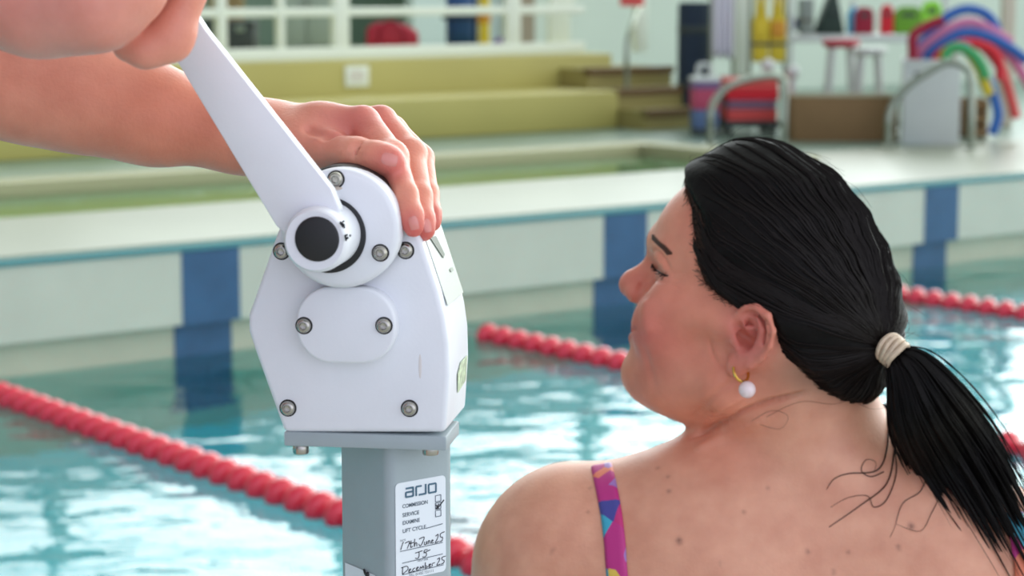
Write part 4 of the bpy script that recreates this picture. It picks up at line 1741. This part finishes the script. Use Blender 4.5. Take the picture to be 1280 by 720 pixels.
# things kept behind the railing
ZT = .865


def ontop(pl, pr, v):
    r = ray((pl + pr) / 2, 60)
    k = v / r.dot(V)
    p = CAM + r * k
    M = Matrix.Translation((p.x, p.y, ZT))
    return M, (pr - pl) / F * k


M, w = ontop(283, 318, 11.7)
h = height(26, M)
t = empty('storage_box', M, 'charcoal storage box with a lid behind the white railing', 'box')
par(MB().box((-w / 2, 0, 0), (w / 2, .25, h * .82)), 'body', M_char, t, bevel=.01)
par(MB().box((-w / 2 - .006, -.006, h * .83), (w / 2 + .006, .256, h)), 'lid', M_char, t, bevel=.008)
par(MB().box((-.03, -.012, h * .70), (.03, 0, h * .86)), 'latch', M_greyc, t, bevel=.003)
M, w = ontop(232, 264, 12.2)
h = height(24, M)
t = empty('wheeled_bin', M, 'dark green bin with a lid, left of the charcoal box behind the railing', 'bin')
par(MB().prism([(-w * .42, .03), (w * .42, .03), (w / 2, h * .85), (-w / 2, h * .85)], 0, .2), 'body', M_teal, t, bevel=.008)
par(MB().box((-w * .54, -.01, h * .86), (w * .54, .21, h)), 'lid', M_teal, t, bevel=.01)
M, w = ontop(350, 416, 12.4)
h = height(-40, M)
t = empty('cupboard', M, 'grey green cupboard behind the white railing, between its first two posts', 'cupboard')
par(MB().box((-w / 2, 0, 0), (w / 2, .35, h)), 'body', M_greyc, t, bevel=.006)
for sx_ in (-1, 1):
    dr = par(MB().box((min(0, sx_ * w * .48) + .004, -.018, .03), (max(0, sx_ * w * .48) - .004, 0, h - .03)), 'door', mat('cupboard door', (150, 168, 150), .5), t, bevel=.004)
    par(MB().tube([(sx_ * .025, -.03, h * .5), (sx_ * .025, -.03, h * .62)], .006, 8), 'handle', M_rail, dr)
M, w = ontop(457, 522, 11.9)
h = height(26, M)
t = empty('holdall_bag', M, 'red holdall bag with a sloping top behind the white railing', 'bag')
par(MB().prism([(-w / 2, .0), (w / 2, 0), (w * .5, h * .62), (w * .30, h * .85), (w * .02, h * .97), (-w * .30, h * .95), (-w * .48, h * .78)], 0, .22), 'body', M_redp, t, bevel=.025, bseg=4)
par(MB().tube(spline([(-w * .25, -.006, h * .3), (-w * .2, -.03, h * .8), (0, -.035, h * .98), (w * .2, -.03, h * .7), (w * .25, -.006, h * .3)]), .009, 8), 'strap', M_dred, t)
par(MB().tube([(-w * .4, .11, h * .90), (w * .05, .11, h * .985), (w * .36, .11, h * .80)], .006, 6), 'zip', M_char, t)
M, w = ontop(555, 597, 11.8)
h = height(-12, M)
t = empty('rolled_mat', M, 'dark blue exercise mat rolled up and standing behind the railing', 'mat')
sp2 = [(w * .5 * (1 - .8 * i / 90) * math.cos(i * .21), w * .5 * (1 - .8 * i / 90) * math.sin(i * .21)) for i in range(90)]
mb = MB()
for (x0_, y0_), (x1_, y1_) in zip(sp2, sp2[1:]):
    mb.quad([(x0_, y0_, 0), (x1_, y1_, 0), (x1_, y1_, h), (x0_, y0_, h)])
bmesh.ops.remove_doubles(mb.bm, verts=mb.bm.verts, dist=1e-5)
o = par(mb, 'roll', mat('blue mat', (30, 74, 122), .7), t)
so = o.modifiers.new('t', 'SOLIDIFY')
so.thickness = .009
par(MB().tube([(w * .52 * math.cos(a), w * .52 * math.sin(a), h * .55) for a in np.linspace(0, 2 * PI, 33)], .012, 8, caps=False), 'strap', M_navy, t)
M, w = ontop(598, 612, 11.45)
h = height(-15, M)
t = empty('pool_pole', M, 'yellow pole standing on end beside the rolled blue mat', 'pole')
par(MB().lathe([(0, 0), (w * .5, 0), (w * .5, h), (w * .3, h + .02), (0, h + .02)], 20), 'shaft', M_yel, t)
par(MB().lathe([(w * .5, h * .46), (w * .6, h * .47), (w * .6, h * .6), (w * .5, h * .61)], 20), 'grip', M_orng, t)
M, w = ontop(616, 640, 11.6)
h = height(47, M)
t = empty('kickboard', M, 'lilac kickboard lying against the railing, right of the yellow pole', 'kickboard')
par(MB().prism([(-w / 2, 0), (w / 2, 0), (w / 2, h * .7), (w * .3, h), (-w * .3, h), (-w / 2, h * .7)], 0, .04), 'board', mat('lilac foam', (132, 112, 168), .7), t, bevel=.01)
par(MB().box((-w * .5, -.002, h * .3), (w * .5, 0.001, h * .42)), 'stripe', M_white_paint, t)
# small shelf with boxes farther back
M, w = ontop(300, 420, 13.4)
for (a_, b_, top, mm, lab, nm) in ((262, 300, -14, mat('brown carton', (140, 122, 76), .7), 'brown carton on the far left behind the upper railing gap', 'carton'),):
    M, w = ontop(a_, b_, 13.0)
    h = height(top, M)
    t = empty(nm, M, lab, 'box')
    par(MB().box((-w / 2, 0, 0), (w / 2, .3, h)), 'body', mm, t, bevel=.004)
    par(MB().box((-w / 2, -.002, h * .9), (w / 2, .302, h * .93)), 'tape', M_card, t)
# white post with a red sign at the end of the railing
M = frame_uv(9.05, 11.15, ZT)
t = empty('sign_post', M, 'white slanting board with a small red sign at the railing end', 'sign')
par(MB().prism([(-.02, 0), (.16, 0), (.16, .30), (.26, .42), (.26, .58), (.02, .42), (-.02, .3)], 0, .03), 'board', M_white_paint, t, bevel=.004)
r = ray(790, 2)
M2 = Matrix.Translation(at(790, 2, 13.3))
s_ = MB().box((-.075, -.004, -.028), (.075, .006, .055), M.inverted() @ M2).build('sign_plate', M_coral, t, bevel=.004)
# white notice on the upper olive riser
c1_ = onz(446, 95, .75)
r = ray(446, 95)
k = 10.795 / r.dot(V)
p = CAM + r * k
M = Matrix.Translation(p) @ Matrix.Rotation(TH, 4, 'Z')
w = 28 / F * k / math.cos(TH)
h = 26 / F * k
t = empty('wall_notice', M, 'small white square notice fixed to the olive terrace wall', 'notice')
par(MB().box((-w / 2, -.006, -h / 2), (w / 2, .0, h / 2)), 'plate', M_white_paint, t, bevel=.003)
for q_ in range(3):
    par(MB().box((-w * .3, -.0075, -h * .2 + q_ * h * .18), (w * .3, -.006, -h * .13 + q_ * h * .18)), 'printed_line', mat('faded print', (190, 170, 160), .6), t)

# step handrail
p = onz(783, 157, .42)
t = empty('step_handrail', Matrix.Translation(p), 'thin steel handrail post beside the dark-edged steps', 'handrail')
par(MB().tube(spline([(0, 0, 0), (0, 0, .3), (0, .0, .50), (.03, .10, .62), (.12, .45, .80)], 6), .016, 10), 'rail', M_rail, t)
par(MB().lathe([(0, 0), (.045, 0), (.045, .008), (.018, .015), (0, .015)], 20), 'flange', M_rail, t)

# door leaf beyond the steps, rolled navy foam, towel
struct(uvbox('door_1', 9.30, 10.25, 13.1, 13.2, .42, 2.3, mat('pale door', (206, 226, 214), .5)))
struct(uvbox('trim_40', 10.15, 10.3, 12.9, 13.2, .42, 2.3, mat('grey brown frame', (150, 138, 112), .6)))
M, w = stand(846, 888, 150, d=13.9)
M = Matrix.Translation((M.translation.x, M.translation.y, .42))
h = height(3, M)
t = empty('foam_roller', M, 'tall navy foam roll standing behind the curved steel rail', 'foam roll')
par(MB().lathe([(0, 0), (w * .48, 0), (w * .5, .02), (w * .5, h - .02), (w * .46, h), (w * .12, h), (w * .12, h - .05), (0, h - .05)], 28), 'roll', M_navy, t)
for z_ in (.3, .75):
    par(MB().lathe([(w * .5, h * z_), (w * .515, h * z_ + .004), (w * .515, h * z_ + .04), (w * .5, h * z_ + .044)], 28), 'strap', M_char, t)
M, w = stand(889, 915, 130, d=13.6)
M = Matrix.Translation((M.translation.x, M.translation.y, .42))
h0_ = height(72, M); h = height(-40, M)
t = empty('hanging_towel', M, 'white towel hanging in folds beside the navy foam roll', 'towel')
mb = MB()
nx_ = 24
for i in range(nx_):
    for z_ in range(8):
        def P_(i, z_):
            x_ = (i / nx_ - .5) * w
            return (x_, .025 * math.sin(i * 1.05) * (1 - z_ / 10), h0_ + (h - h0_) * z_ / 8 + .012 * math.sin(i * .8) * (z_ == 0))
        mb.quad([P_(i, z_), P_(i + 1, z_), P_(i + 1, z_ + 1), P_(i, z_ + 1)])
bmesh.ops.remove_doubles(mb.bm, verts=mb.bm.verts, dist=1e-5)
o = par(mb, 'cloth', M_towel, t)
o.modifiers.new('t', 'SOLIDIFY').thickness = .008
par(MB().tube([(-w * .53, .0, h + .006), (w * .53, 0, h + .006)], .012, 10), 'hanger_bar', M_rail, t)
par(MB().tube([(-w * .53, .0, h + .006), (-w * .53, 0.05, 0)], .012, 10), 'hanger_leg', M_rail, t)
par(MB().tube([(w * .53, .0, h + .006), (w * .53, 0.05, 0)], .012, 10), 'hanger_leg', M_rail, t)
# white columns
for nme, a_, b_, d_ in (('column_1', 918, 936, 14.4), ('column_2', 1248, 1264, 13.6)):
    M, w = stand(a_, b_, 140, d=d_)
    M = Matrix.Translation((M.translation.x, M.translation.y, .42))
    struct(MB().box((-w / 2, -w / 2, 0), (w / 2, w / 2, 2.4), M).build(nme, M_white_paint if '1' in nme else mat('beige column', (206, 196, 172), .5), bevel=.006))

# buoyancy aids on a rack
M, w = stand(938, 980, 120, d=13.55)
M = Matrix.Translation((M.translation.x, M.translation.y, .42))
zt_, zb_ = height(-14, M), height(77, M)
t = empty('coat_rack', M, 'steel hanging rack that carries the yellow buoyancy aids', 'rack')
par(MB().tube([(-w * .535, 0, zt_ + .05), (w * .535, 0, zt_ + .05)], .013, 10), 'bar', M_rail, t)
for s in (-1, 1):
    par(MB().tube([(s * w * .532, 0, zt_ + .05), (s * w * .532, .0, .0)], .013, 10), 'upright', M_rail, t)
    par(MB().tube([(s * w * .532, -.12, .012), (s * w * .532, .12, .012)], .013, 10), 'foot', M_rail, t)
for (fx, mm, lab, yy) in ((-.26, M_yel, 'yellow buoyancy aid hanging left on the rack, beside the white column', 0), (.24, M_orng, 'yellow and orange buoyancy aid hanging right on the rack', .01)):
    Mj = M @ Matrix.Translation((fx * w, -.056 + yy * 0, 0))
    j = empty('buoyancy_aid', Mj, lab, 'buoyancy aid', 'buoyancy aids on the rack')
    hh = zt_ - zb_
    ww = w * .44
    par(MB().prism([(-ww * .5, zb_), (ww * .5, zb_), (ww * .55, zb_ + hh * .55), (ww * .35, zb_ + hh * .66), (ww * .34, zt_ - .01), (ww * .12, zt_ - .01), (0, zb_ + hh * .62), (-ww * .12, zt_ - .01), (-ww * .34, zt_ - .01), (-ww * .35, zb_ + hh * .66), (-ww * .55, zb_ + hh * .55)], -.04, .04), 'vest', M_yel, j, bevel=.012, bseg=3)
    par(MB().box((-ww * .45, -.05, zb_ + hh * .33), (ww * .45, -.038, zb_ + hh * .56)), 'chest_panel', mm, j, bevel=.006)
    par(MB().box((-ww * .56, -.046, zb_ + hh * .22), (ww * .56, .046, zb_ + hh * .27)), 'belt', M_char, j, bevel=.003)

# storage rack with kickboards
M, w = stand(984, 1182, 150, d=14.1)
M = Matrix.Translation((M.translation.x, M.translation.y, .42))
zs = height(53, M)
t = empty('storage_rack', M, 'pale metal storage rack with a shelf of kickboards', 'rack')
par(MB().box((-w / 2, -.02, zs), (w / 2, .38, zs + .05)), 'shelf', M_whiteplast, t, bevel=.006)
par(MB().box((-w / 2, -.02, .12), (w / 2, .38, .15)), 'shelf', M_whiteplast, t, bevel=.006)
for s in (-1, 1):
    for y_ in (0, .36):
        par(MB().tube([(s * (w / 2 - .02), y_, 0), (s * (w / 2 - .02), y_, zs + .6)], .016, 10), 'upright', M_whiteplast, t)
MS, ws = M, w


def onshelf(pl, pr, y_=.05):
    pm = (pl + pr) / 2
    dist = (MS.translation - CAM).dot(FW) + y_
    x_ = (pm - 640) / F * dist
    return Matrix.Translation((x_, MS.translation.y + y_, .42 + zs + .053)), (pr - pl) / F * dist


for pl, pr, top, mm, lab, nm in ((1066, 1090, 9, M_dred, 'crimson kickboard standing on the rack shelf, leftmost of the boards', 0), (1098, 1114, 6, M_bright, 'bright red kickboard on edge, between the crimson and the green board', 0),
                                 (1115, 1150, 8, M_green, 'green kickboard standing on the rack shelf', 0), (1149, 1174, 1, M_lime, 'lime green kickboard beside the pool noodles', 0)):
    Mk, wk = onshelf(pl, pr)
    hk = height(top, Mk)
    k_ = empty('kickboard', Mk, lab, 'kickboard', 'kickboards on the rack shelf')
    par(MB().prism([(-wk / 2, 0), (wk / 2, 0), (wk * .5, hk * .75), (wk * .36, hk * .95), (wk * .2, hk), (-wk * .2, hk), (-wk * .36, hk * .95), (-wk * .5, hk * .75)], 0, .05), 'board', mm, k_, bevel=.008)
    par(MB().box((-wk * .25, -.002, hk * .62), (wk * .25, .0, hk * .78)), 'hand_slot', M_char, k_)
Mk, wk = onshelf(1018, 1054)
hk = height(-6, Mk)
k_ = empty('foam_wedge', Mk, 'dark green foam wedge at the left end of the rack shelf', 'foam wedge')
par(MB().prism([(-wk * .5, 0), (wk * .5, 0), (wk * .22, hk), (-wk * .02, hk)], 0, .2), 'wedge', M_teal, k_, bevel=.01)
par(MB().tube(spline([(wk * .02, -.004, hk * .5), (wk * .1, -.03, hk * .56), (wk * .18, -.004, hk * .5)]), .008, 8), 'carry_loop', M_char, k_)
Mk, wk = onshelf(999, 1015)
hk = height(-2, Mk)
k_ = empty('equipment_case', Mk, 'grey equipment case left of the dark green wedge', 'case')
par(MB().box((-wk * .5, 0, 0), (wk * .5, .2, hk)), 'body', mat('grey case', (130, 140, 130), .6), k_, bevel=.012)
par(MB().box((-wk * .52, -.006, hk * .35), (wk * .52, .2, hk * .42)), 'rim', mat('brown rim', (90, 84, 66), .6), k_, bevel=.003)
Mk, wk = onshelf(974, 998)
hk = height(-2, Mk)
k_ = empty('sports_ball', Mk, 'navy and blue ball at the near left end of the rack shelf', 'ball')
par(MB().sphere((0, .1, wk * .5), wk * .5, 24), 'ball', mat('navy ball', (30, 52, 110), .5), k_)
par(MB().lathe([(wk * .502, wk * .44), (wk * .505, wk * .5), (wk * .502, wk * .56)], 28, Matrix.Translation((0, .1, 0))), 'seam', M_blue, k_)
Mk, wk = onshelf(1056, 1072, .2)
hk = height(2, Mk)
k_ = empty('spray_bottle', Mk, 'sky blue bottle behind the crimson kickboard', 'bottle')
par(MB().lathe([(0, 0), (wk * .5, 0), (wk * .5, hk * .62), (wk * .2, hk * .8), (wk * .2, hk)], 20), 'body', M_sky, k_)
par(MB().lathe([(wk * .24, hk * .86), (wk * .24, hk), (0, hk)], 16), 'cap', M_whiteplast, k_)

# stools in front of the rack
def stool(pl, pr, top, d, seat_m, leg_m, lab):
    M, w = stand(pl, pr, 100, d=d)
    M = Matrix.Translation((M.translation.x, M.translation.y, .42))
    h = height(top, M)
    t = empty('stool', M, lab, 'stool', 'round stools by the rack')
    par(MB().lathe([(0, h - .05), (w * .42, h - .05), (w * .5, h - .03), (w * .5, h - .006), (w * .46, h), (0, h - .004)], 28), 'seat', seat_m, t)
    for a_ in (45, 135, 225, 315):
        c_, s_ = math.cos(math.radians(a_)), math.sin(math.radians(a_))
        par(MB().tube([(w * .34 * c_, w * .34 * s_, h - .05), (w * .55 * c_, w * .55 * s_, .0)], .018, 10), 'leg', leg_m, t)
    return t


stool(1027, 1074, 49, 13.3, M_redp, M_whiteplast, 'stool with a red padded seat, in front of the rack')
stool(1064, 1108, 59, 12.95, M_whiteplast, M_whiteplast, 'white plastic stool with splayed legs, behind the brown board box')

# long brown board box
M, w = stand(991, 1122, 177, yaw=-.02)
h = height(121, M)
t = empty('board_box', M, 'long brown board box standing open on the deck', 'box')
tk = .02
par(MB().box((-w / 2, 0, 0), (w / 2, tk, h)), 'front_panel', M_card, t, bevel=.003)
par(MB().box((-w / 2, .40, 0), (w / 2, .42, h)), 'back_panel', M_card, t, bevel=.003)
for s in (-1, 1):
    par(MB().box((s * w / 2 - tk * (s > 0), tk, 0), (s * w / 2 + tk * (s < 0), .40, h)), 'side_panel', M_card, t, bevel=.003)
par(MB().box((-w / 2 + tk, tk, .0), (w / 2 - tk, .40, .02)), 'bottom', M_card, t)
par(MB().box((-w / 2 - .004, -.004, h), (w / 2 + .004, tk + .004, h + .016)), 'edge_strip', mat('pale edge', (176, 172, 140), .6), t, bevel=.003)
bx = M.translation.copy()
# white globes on added stands in place of bright glints behind the trolley
for (px, py, d_, lab) in ((960, 82, 13.2, 'white ball perched on the trolley pile, the higher of two'), (991, 90, 13.1, 'white ball right of the trolley, the lower of two')):
    p = at(px, py, d_)
    M = Matrix.Translation((p.x, p.y, .42))
    hz_ = p.z - .42
    t = empty('glint_globe', M, lab.replace('white ball perched on the trolley pile', 'white globe standing in for a glint behind the trolley').replace('white ball right', 'white globe standing in for a glint right'), 'glint globe', 'glint globes')
    par(MB().sphere((0, 0, hz_), .045, 20), 'globe', M_whiteplast, t)
    par(MB().lathe([(0, 0), (.06, 0), (.06, .02), (.022, .04), (.022, hz_ - .04), (0, hz_ - .04)], 20), 'stand', M_whiteplast, t)

# trolley of red and pink play mats, striped bag
M, w = stand(906, 976, 170, yaw=.02)
h = height(106, M)
t = empty('trolley', M, 'black wheeled trolley piled with red and pink folded mats', 'trolley')
par(MB().box((-w / 2, 0, .05), (w / 2, .45, .085)), 'base', M_char, t, bevel=.006)
par(MB().box((-w / 2, .42, .085), (w / 2, .45, h * 1.12)), 'back_frame', M_rail, t, bevel=.004)
for s in (-1, 1):
    for y_ in (.06, .39):
        par(MB().lathe([(0, -.014), (.026, -.014), (.028, 0), (.026, .014), (0, .014)], 20, Matrix.Translation((s * w * .4, y_, .028)) @ Matrix.Rotation(PI / 2, 4, 'Y')), 'wheel', M_blk, t)
z_ = .086
for hh_, mm, nm in ((.07, M_coral, 0), (.055, mat('mauve mat', (130, 96, 116), .7), 0), (.065, M_bright, 0), (.06, M_coral, 0)):
    ww = w * random.uniform(.43, .48)
    fm = empty('folded_mat', M @ Matrix.Translation((0, 0, z_)), {0: 'lowest coral mat on the trolley', 1: 'mauve mat on the trolley', 2: 'bright red mat on the trolley', 3: 'topmost coral mat on the trolley'}[[.07, .055, .065, .06].index(hh_)], 'mat', 'folded mats on the trolley')
    par(MB().box((-ww, .03, 0), (ww, .40, hh_ * .49)), 'lower_fold', mm, fm, bevel=.010, bseg=3)
    par(MB().box((-ww, .03, hh_ * .50), (ww, .40, hh_ * .99)), 'upper_fold', mm, fm, bevel=.010, bseg=3)
    z_ += hh_
M, w = stand(866, 900, 170, yaw=.05)
h = height(97, M)
t = empty('shopping_bag', M, 'upright bag with purple, pink and blue bands, left of the trolley', 'bag')
for i_, (za, zb, mm) in enumerate(((0, .12, M_char), (.12, .45, mat('slate blue cloth', (86, 108, 140), .8)), (.45, .80, mat('rose cloth', (178, 72, 96), .8)), (.80, .93, mat('purple cloth', (122, 96, 132), .8)), (.93, 1.0, M_whiteplast))):
    par(MB().box((-w * (.44 + .02 * i_), 0, h * za), (w * (.44 + .02 * i_), .2, h * zb)), 'band', mm, t, bevel=.006)
for y_ in (.03, .17):
    par(MB().tube(spline([(-w * .25, y_, h), (-w * .18, y_, h + .07), (w * .18, y_, h + .07), (w * .25, y_, h)]), .007, 8), 'handle', M_whiteplast, t)

# white tub with pool noodles
M, w = stand(1128, 1198, 181, yaw=-.16)
h = height(75, M)
t = empty('storage_tub', M, 'tall white tub with a hand slot, full of pool noodles', 'tub')
tk = .012
par(MB().box((-w / 2, 0, 0), (w / 2, tk, h)), 'front', M_whiteplast, t, bevel=.004)
par(MB().box((-w / 2, .62, 0), (w / 2, .62 + tk, h)), 'back', M_whiteplast, t, bevel=.004)
for s in (-1, 1):
    par(MB().box((s * w / 2 - tk * (s > 0), tk, 0), (s * w / 2 + tk * (s < 0), .62, h)), 'side', M_whiteplast, t, bevel=.004)
par(MB().box((-w / 2 + tk, tk, 0), (w / 2 - tk, .62, .02)), 'bottom', M_whiteplast, t)
slt = par(MB().box((-w * .32, -.002, h * .80), (-w * .10, .001, h * .86), Matrix.Rotation(0, 4, 'Y')), 'hand_slot', M_char, t)
rimo = par(MB().box((-w / 2 - .008, -.008, h - .03), (w / 2 + .008, -.0, h)), 'rim', M_whiteplast, t, bevel=.003)
TI = M.copy()
for i_, (pp, mm, lab, start) in enumerate((
        ([(1141, 66), (1142, 45), (1158, 33), (1178, 25)], M_dred, 'dark red pool noodle at the left of the bundle', -.40),
        ([(1149, 64), (1156, 50), (1180, 24), (1205, 12), (1229, 16), (1243, 30), (1247, 44)], M_blue, 'blue pool noodle arching highest over the bundle', -.30),
        ([(1152, 66), (1166, 51), (1190, 34), (1215, 28), (1245, 41), (1264, 54)], M_pink, 'pink pool noodle arching across the middle', -.20),
        ([(1160, 70), (1180, 53), (1205, 41), (1235, 46), (1262, 60), (1284, 76)], M_blue, 'blue pool noodle under the pink one, reaching the right edge', -.08),
        ([(1172, 72), (1195, 57), (1215, 54), (1238, 62), (1249, 78), (1251, 100)], M_bright, 'bright red pool noodle under the blue arches', .05),
        ([(1184, 66), (1198, 59), (1214, 66), (1226, 80), (1233, 98)], M_gfoam, 'green pool noodle, the lowest arch', .18),
        ([(1182, 66), (1203, 60), (1220, 79), (1230, 101), (1237, 119)], M_yel, 'yellow pool noodle with its end hanging down', .24),
        ([(1182, 66), (1206, 59), (1230, 92), (1243, 123), (1247, 146), (1240, 168)], M_blue, 'blue pool noodle hanging down to the deck', .30),
        ([(1184, 66), (1220, 54), (1248, 80), (1258, 105), (1264, 125), (1270, 148)], M_coral, 'coral pool noodle hanging at the right edge', .36),
        ([(1184, 66), (1232, 54), (1263, 71), (1278, 92), (1290, 112)], M_pink, 'pink pool noodle hanging beyond the right edge', .40))):
    dd = 12.225 + .066 * (3, 6, 5, 4, 3, 0, 1, 2, 5, 6)[i_]
    q0 = at(pp[0][0], 100, dd)
    pts = [Vector((q0.x, q0.y, .46)), Vector((q0.x, q0.y, .42 + h * .8))] + [at(x, y, dd) for x, y in pp]
    nd = empty('pool_noodle', pts[0], lab, 'pool noodle', 'pool noodles in the tub')
    sp_pts = [p - pts[0] for p in spline(pts, 7)]
    par(MB().tube(sp_pts, .030, 14), 'foam', mm, nd)
    for e0, e1 in ((sp_pts[-2], sp_pts[-1]), (sp_pts[1], sp_pts[0])):
        d_ = (e1 - e0).normalized()
        par(MB().tube([e1 - d_ * .001, e1 + d_ * .0015], .013, 12), 'core_hole', M_char, nd)
# dark crate behind the hanging noodles
M, w = stand(1206, 1234, 172, yaw=.1)
h = height(124, M)
t = empty('small_crate', M, 'small dark brown crate right of the white tub', 'crate')
for z_ in (0.0, .36, .72):
    par(MB().box((-w / 2, 0, h * z_), (w / 2, .02, h * (z_ + .26))), 'slat', M_card, t, bevel=.003)
for s in (-1, 1):
    par(MB().box((s * w / 2 - .01, 0.02, 0), (s * w / 2 + .01, .22, h)), 'side', M_card, t, bevel=.003)
par(MB().box((-w / 2, .22, 0), (w / 2, .24, h)), 'back', M_card, t)
par(MB().box((-w / 2 + .012, .02, 0), (w / 2 - .012, .22, .015)), 'bottom', M_card, t)

# curved steel grab rails of the learner pool
def grab(pts, lab, feet):
    root = pts[0]
    t = empty('grab_rail', root, lab, 'grab rail', 'steel grab rails on the far deck')
    par(MB().tube([p - root for p in spline(pts, 8)], .021, 12), 'rail', M_rail, t)
    for i_ in feet:
        q = Vector((pts[i_].x, pts[i_].y, .42)) - root
        par(MB().lathe([(0, 0), (.055, 0), (.055, .008), (.024, .018), (0, .018)], 20, Matrix.Translation(q)), 'flange', M_rail, t)


def floor_rail(pl, pb, pr, pb2, top1, apex, lab):
    a_, b_ = onz(pl, pb, .42), onz(pr, pb2, .42)
    da, db = (a_ - CAM).dot(FW), (b_ - CAM).dot(FW)
    up1 = at(pl, top1, da)
    ap = [at(x, y, da + (db - da) * q_) for x, y, q_ in apex]
    up1 = Vector((a_.x, a_.y, up1.z))
    mid = Vector((a_.x, a_.y, (a_.z + up1.z) / 2))
    last = Vector((b_.x, b_.y, ap[-1].z))
    grab([a_, mid, up1] + ap + [Vector((b_.x, b_.y, (last.z + .42) / 2)), b_], lab, (0, -1))


floor_rail(888, 183, 980, 181, 140, [(896, 122, .15), (915, 106, .3), (945, 97, .6), (972, 96, .9), (981, 108, 1.0)], 'curved steel grab rail in front of the trolley, nearest the camera')
floor_rail(866, 150, 930, 146, 45, [(870, 32, .1), (882, 20, .3), (900, 10, .5), (918, 6, .8), (928, 12, .98)], 'tall curved steel grab rail in front of the navy foam roll')
floor_rail(1110, 184, 1213, 185, 148, [(1116, 132, .15), (1132, 110, .35), (1160, 90, .6), (1185, 78, .8), (1206, 84, .96), (1213, 98, 1.0)], 'curved steel grab rail in front of the white tub')
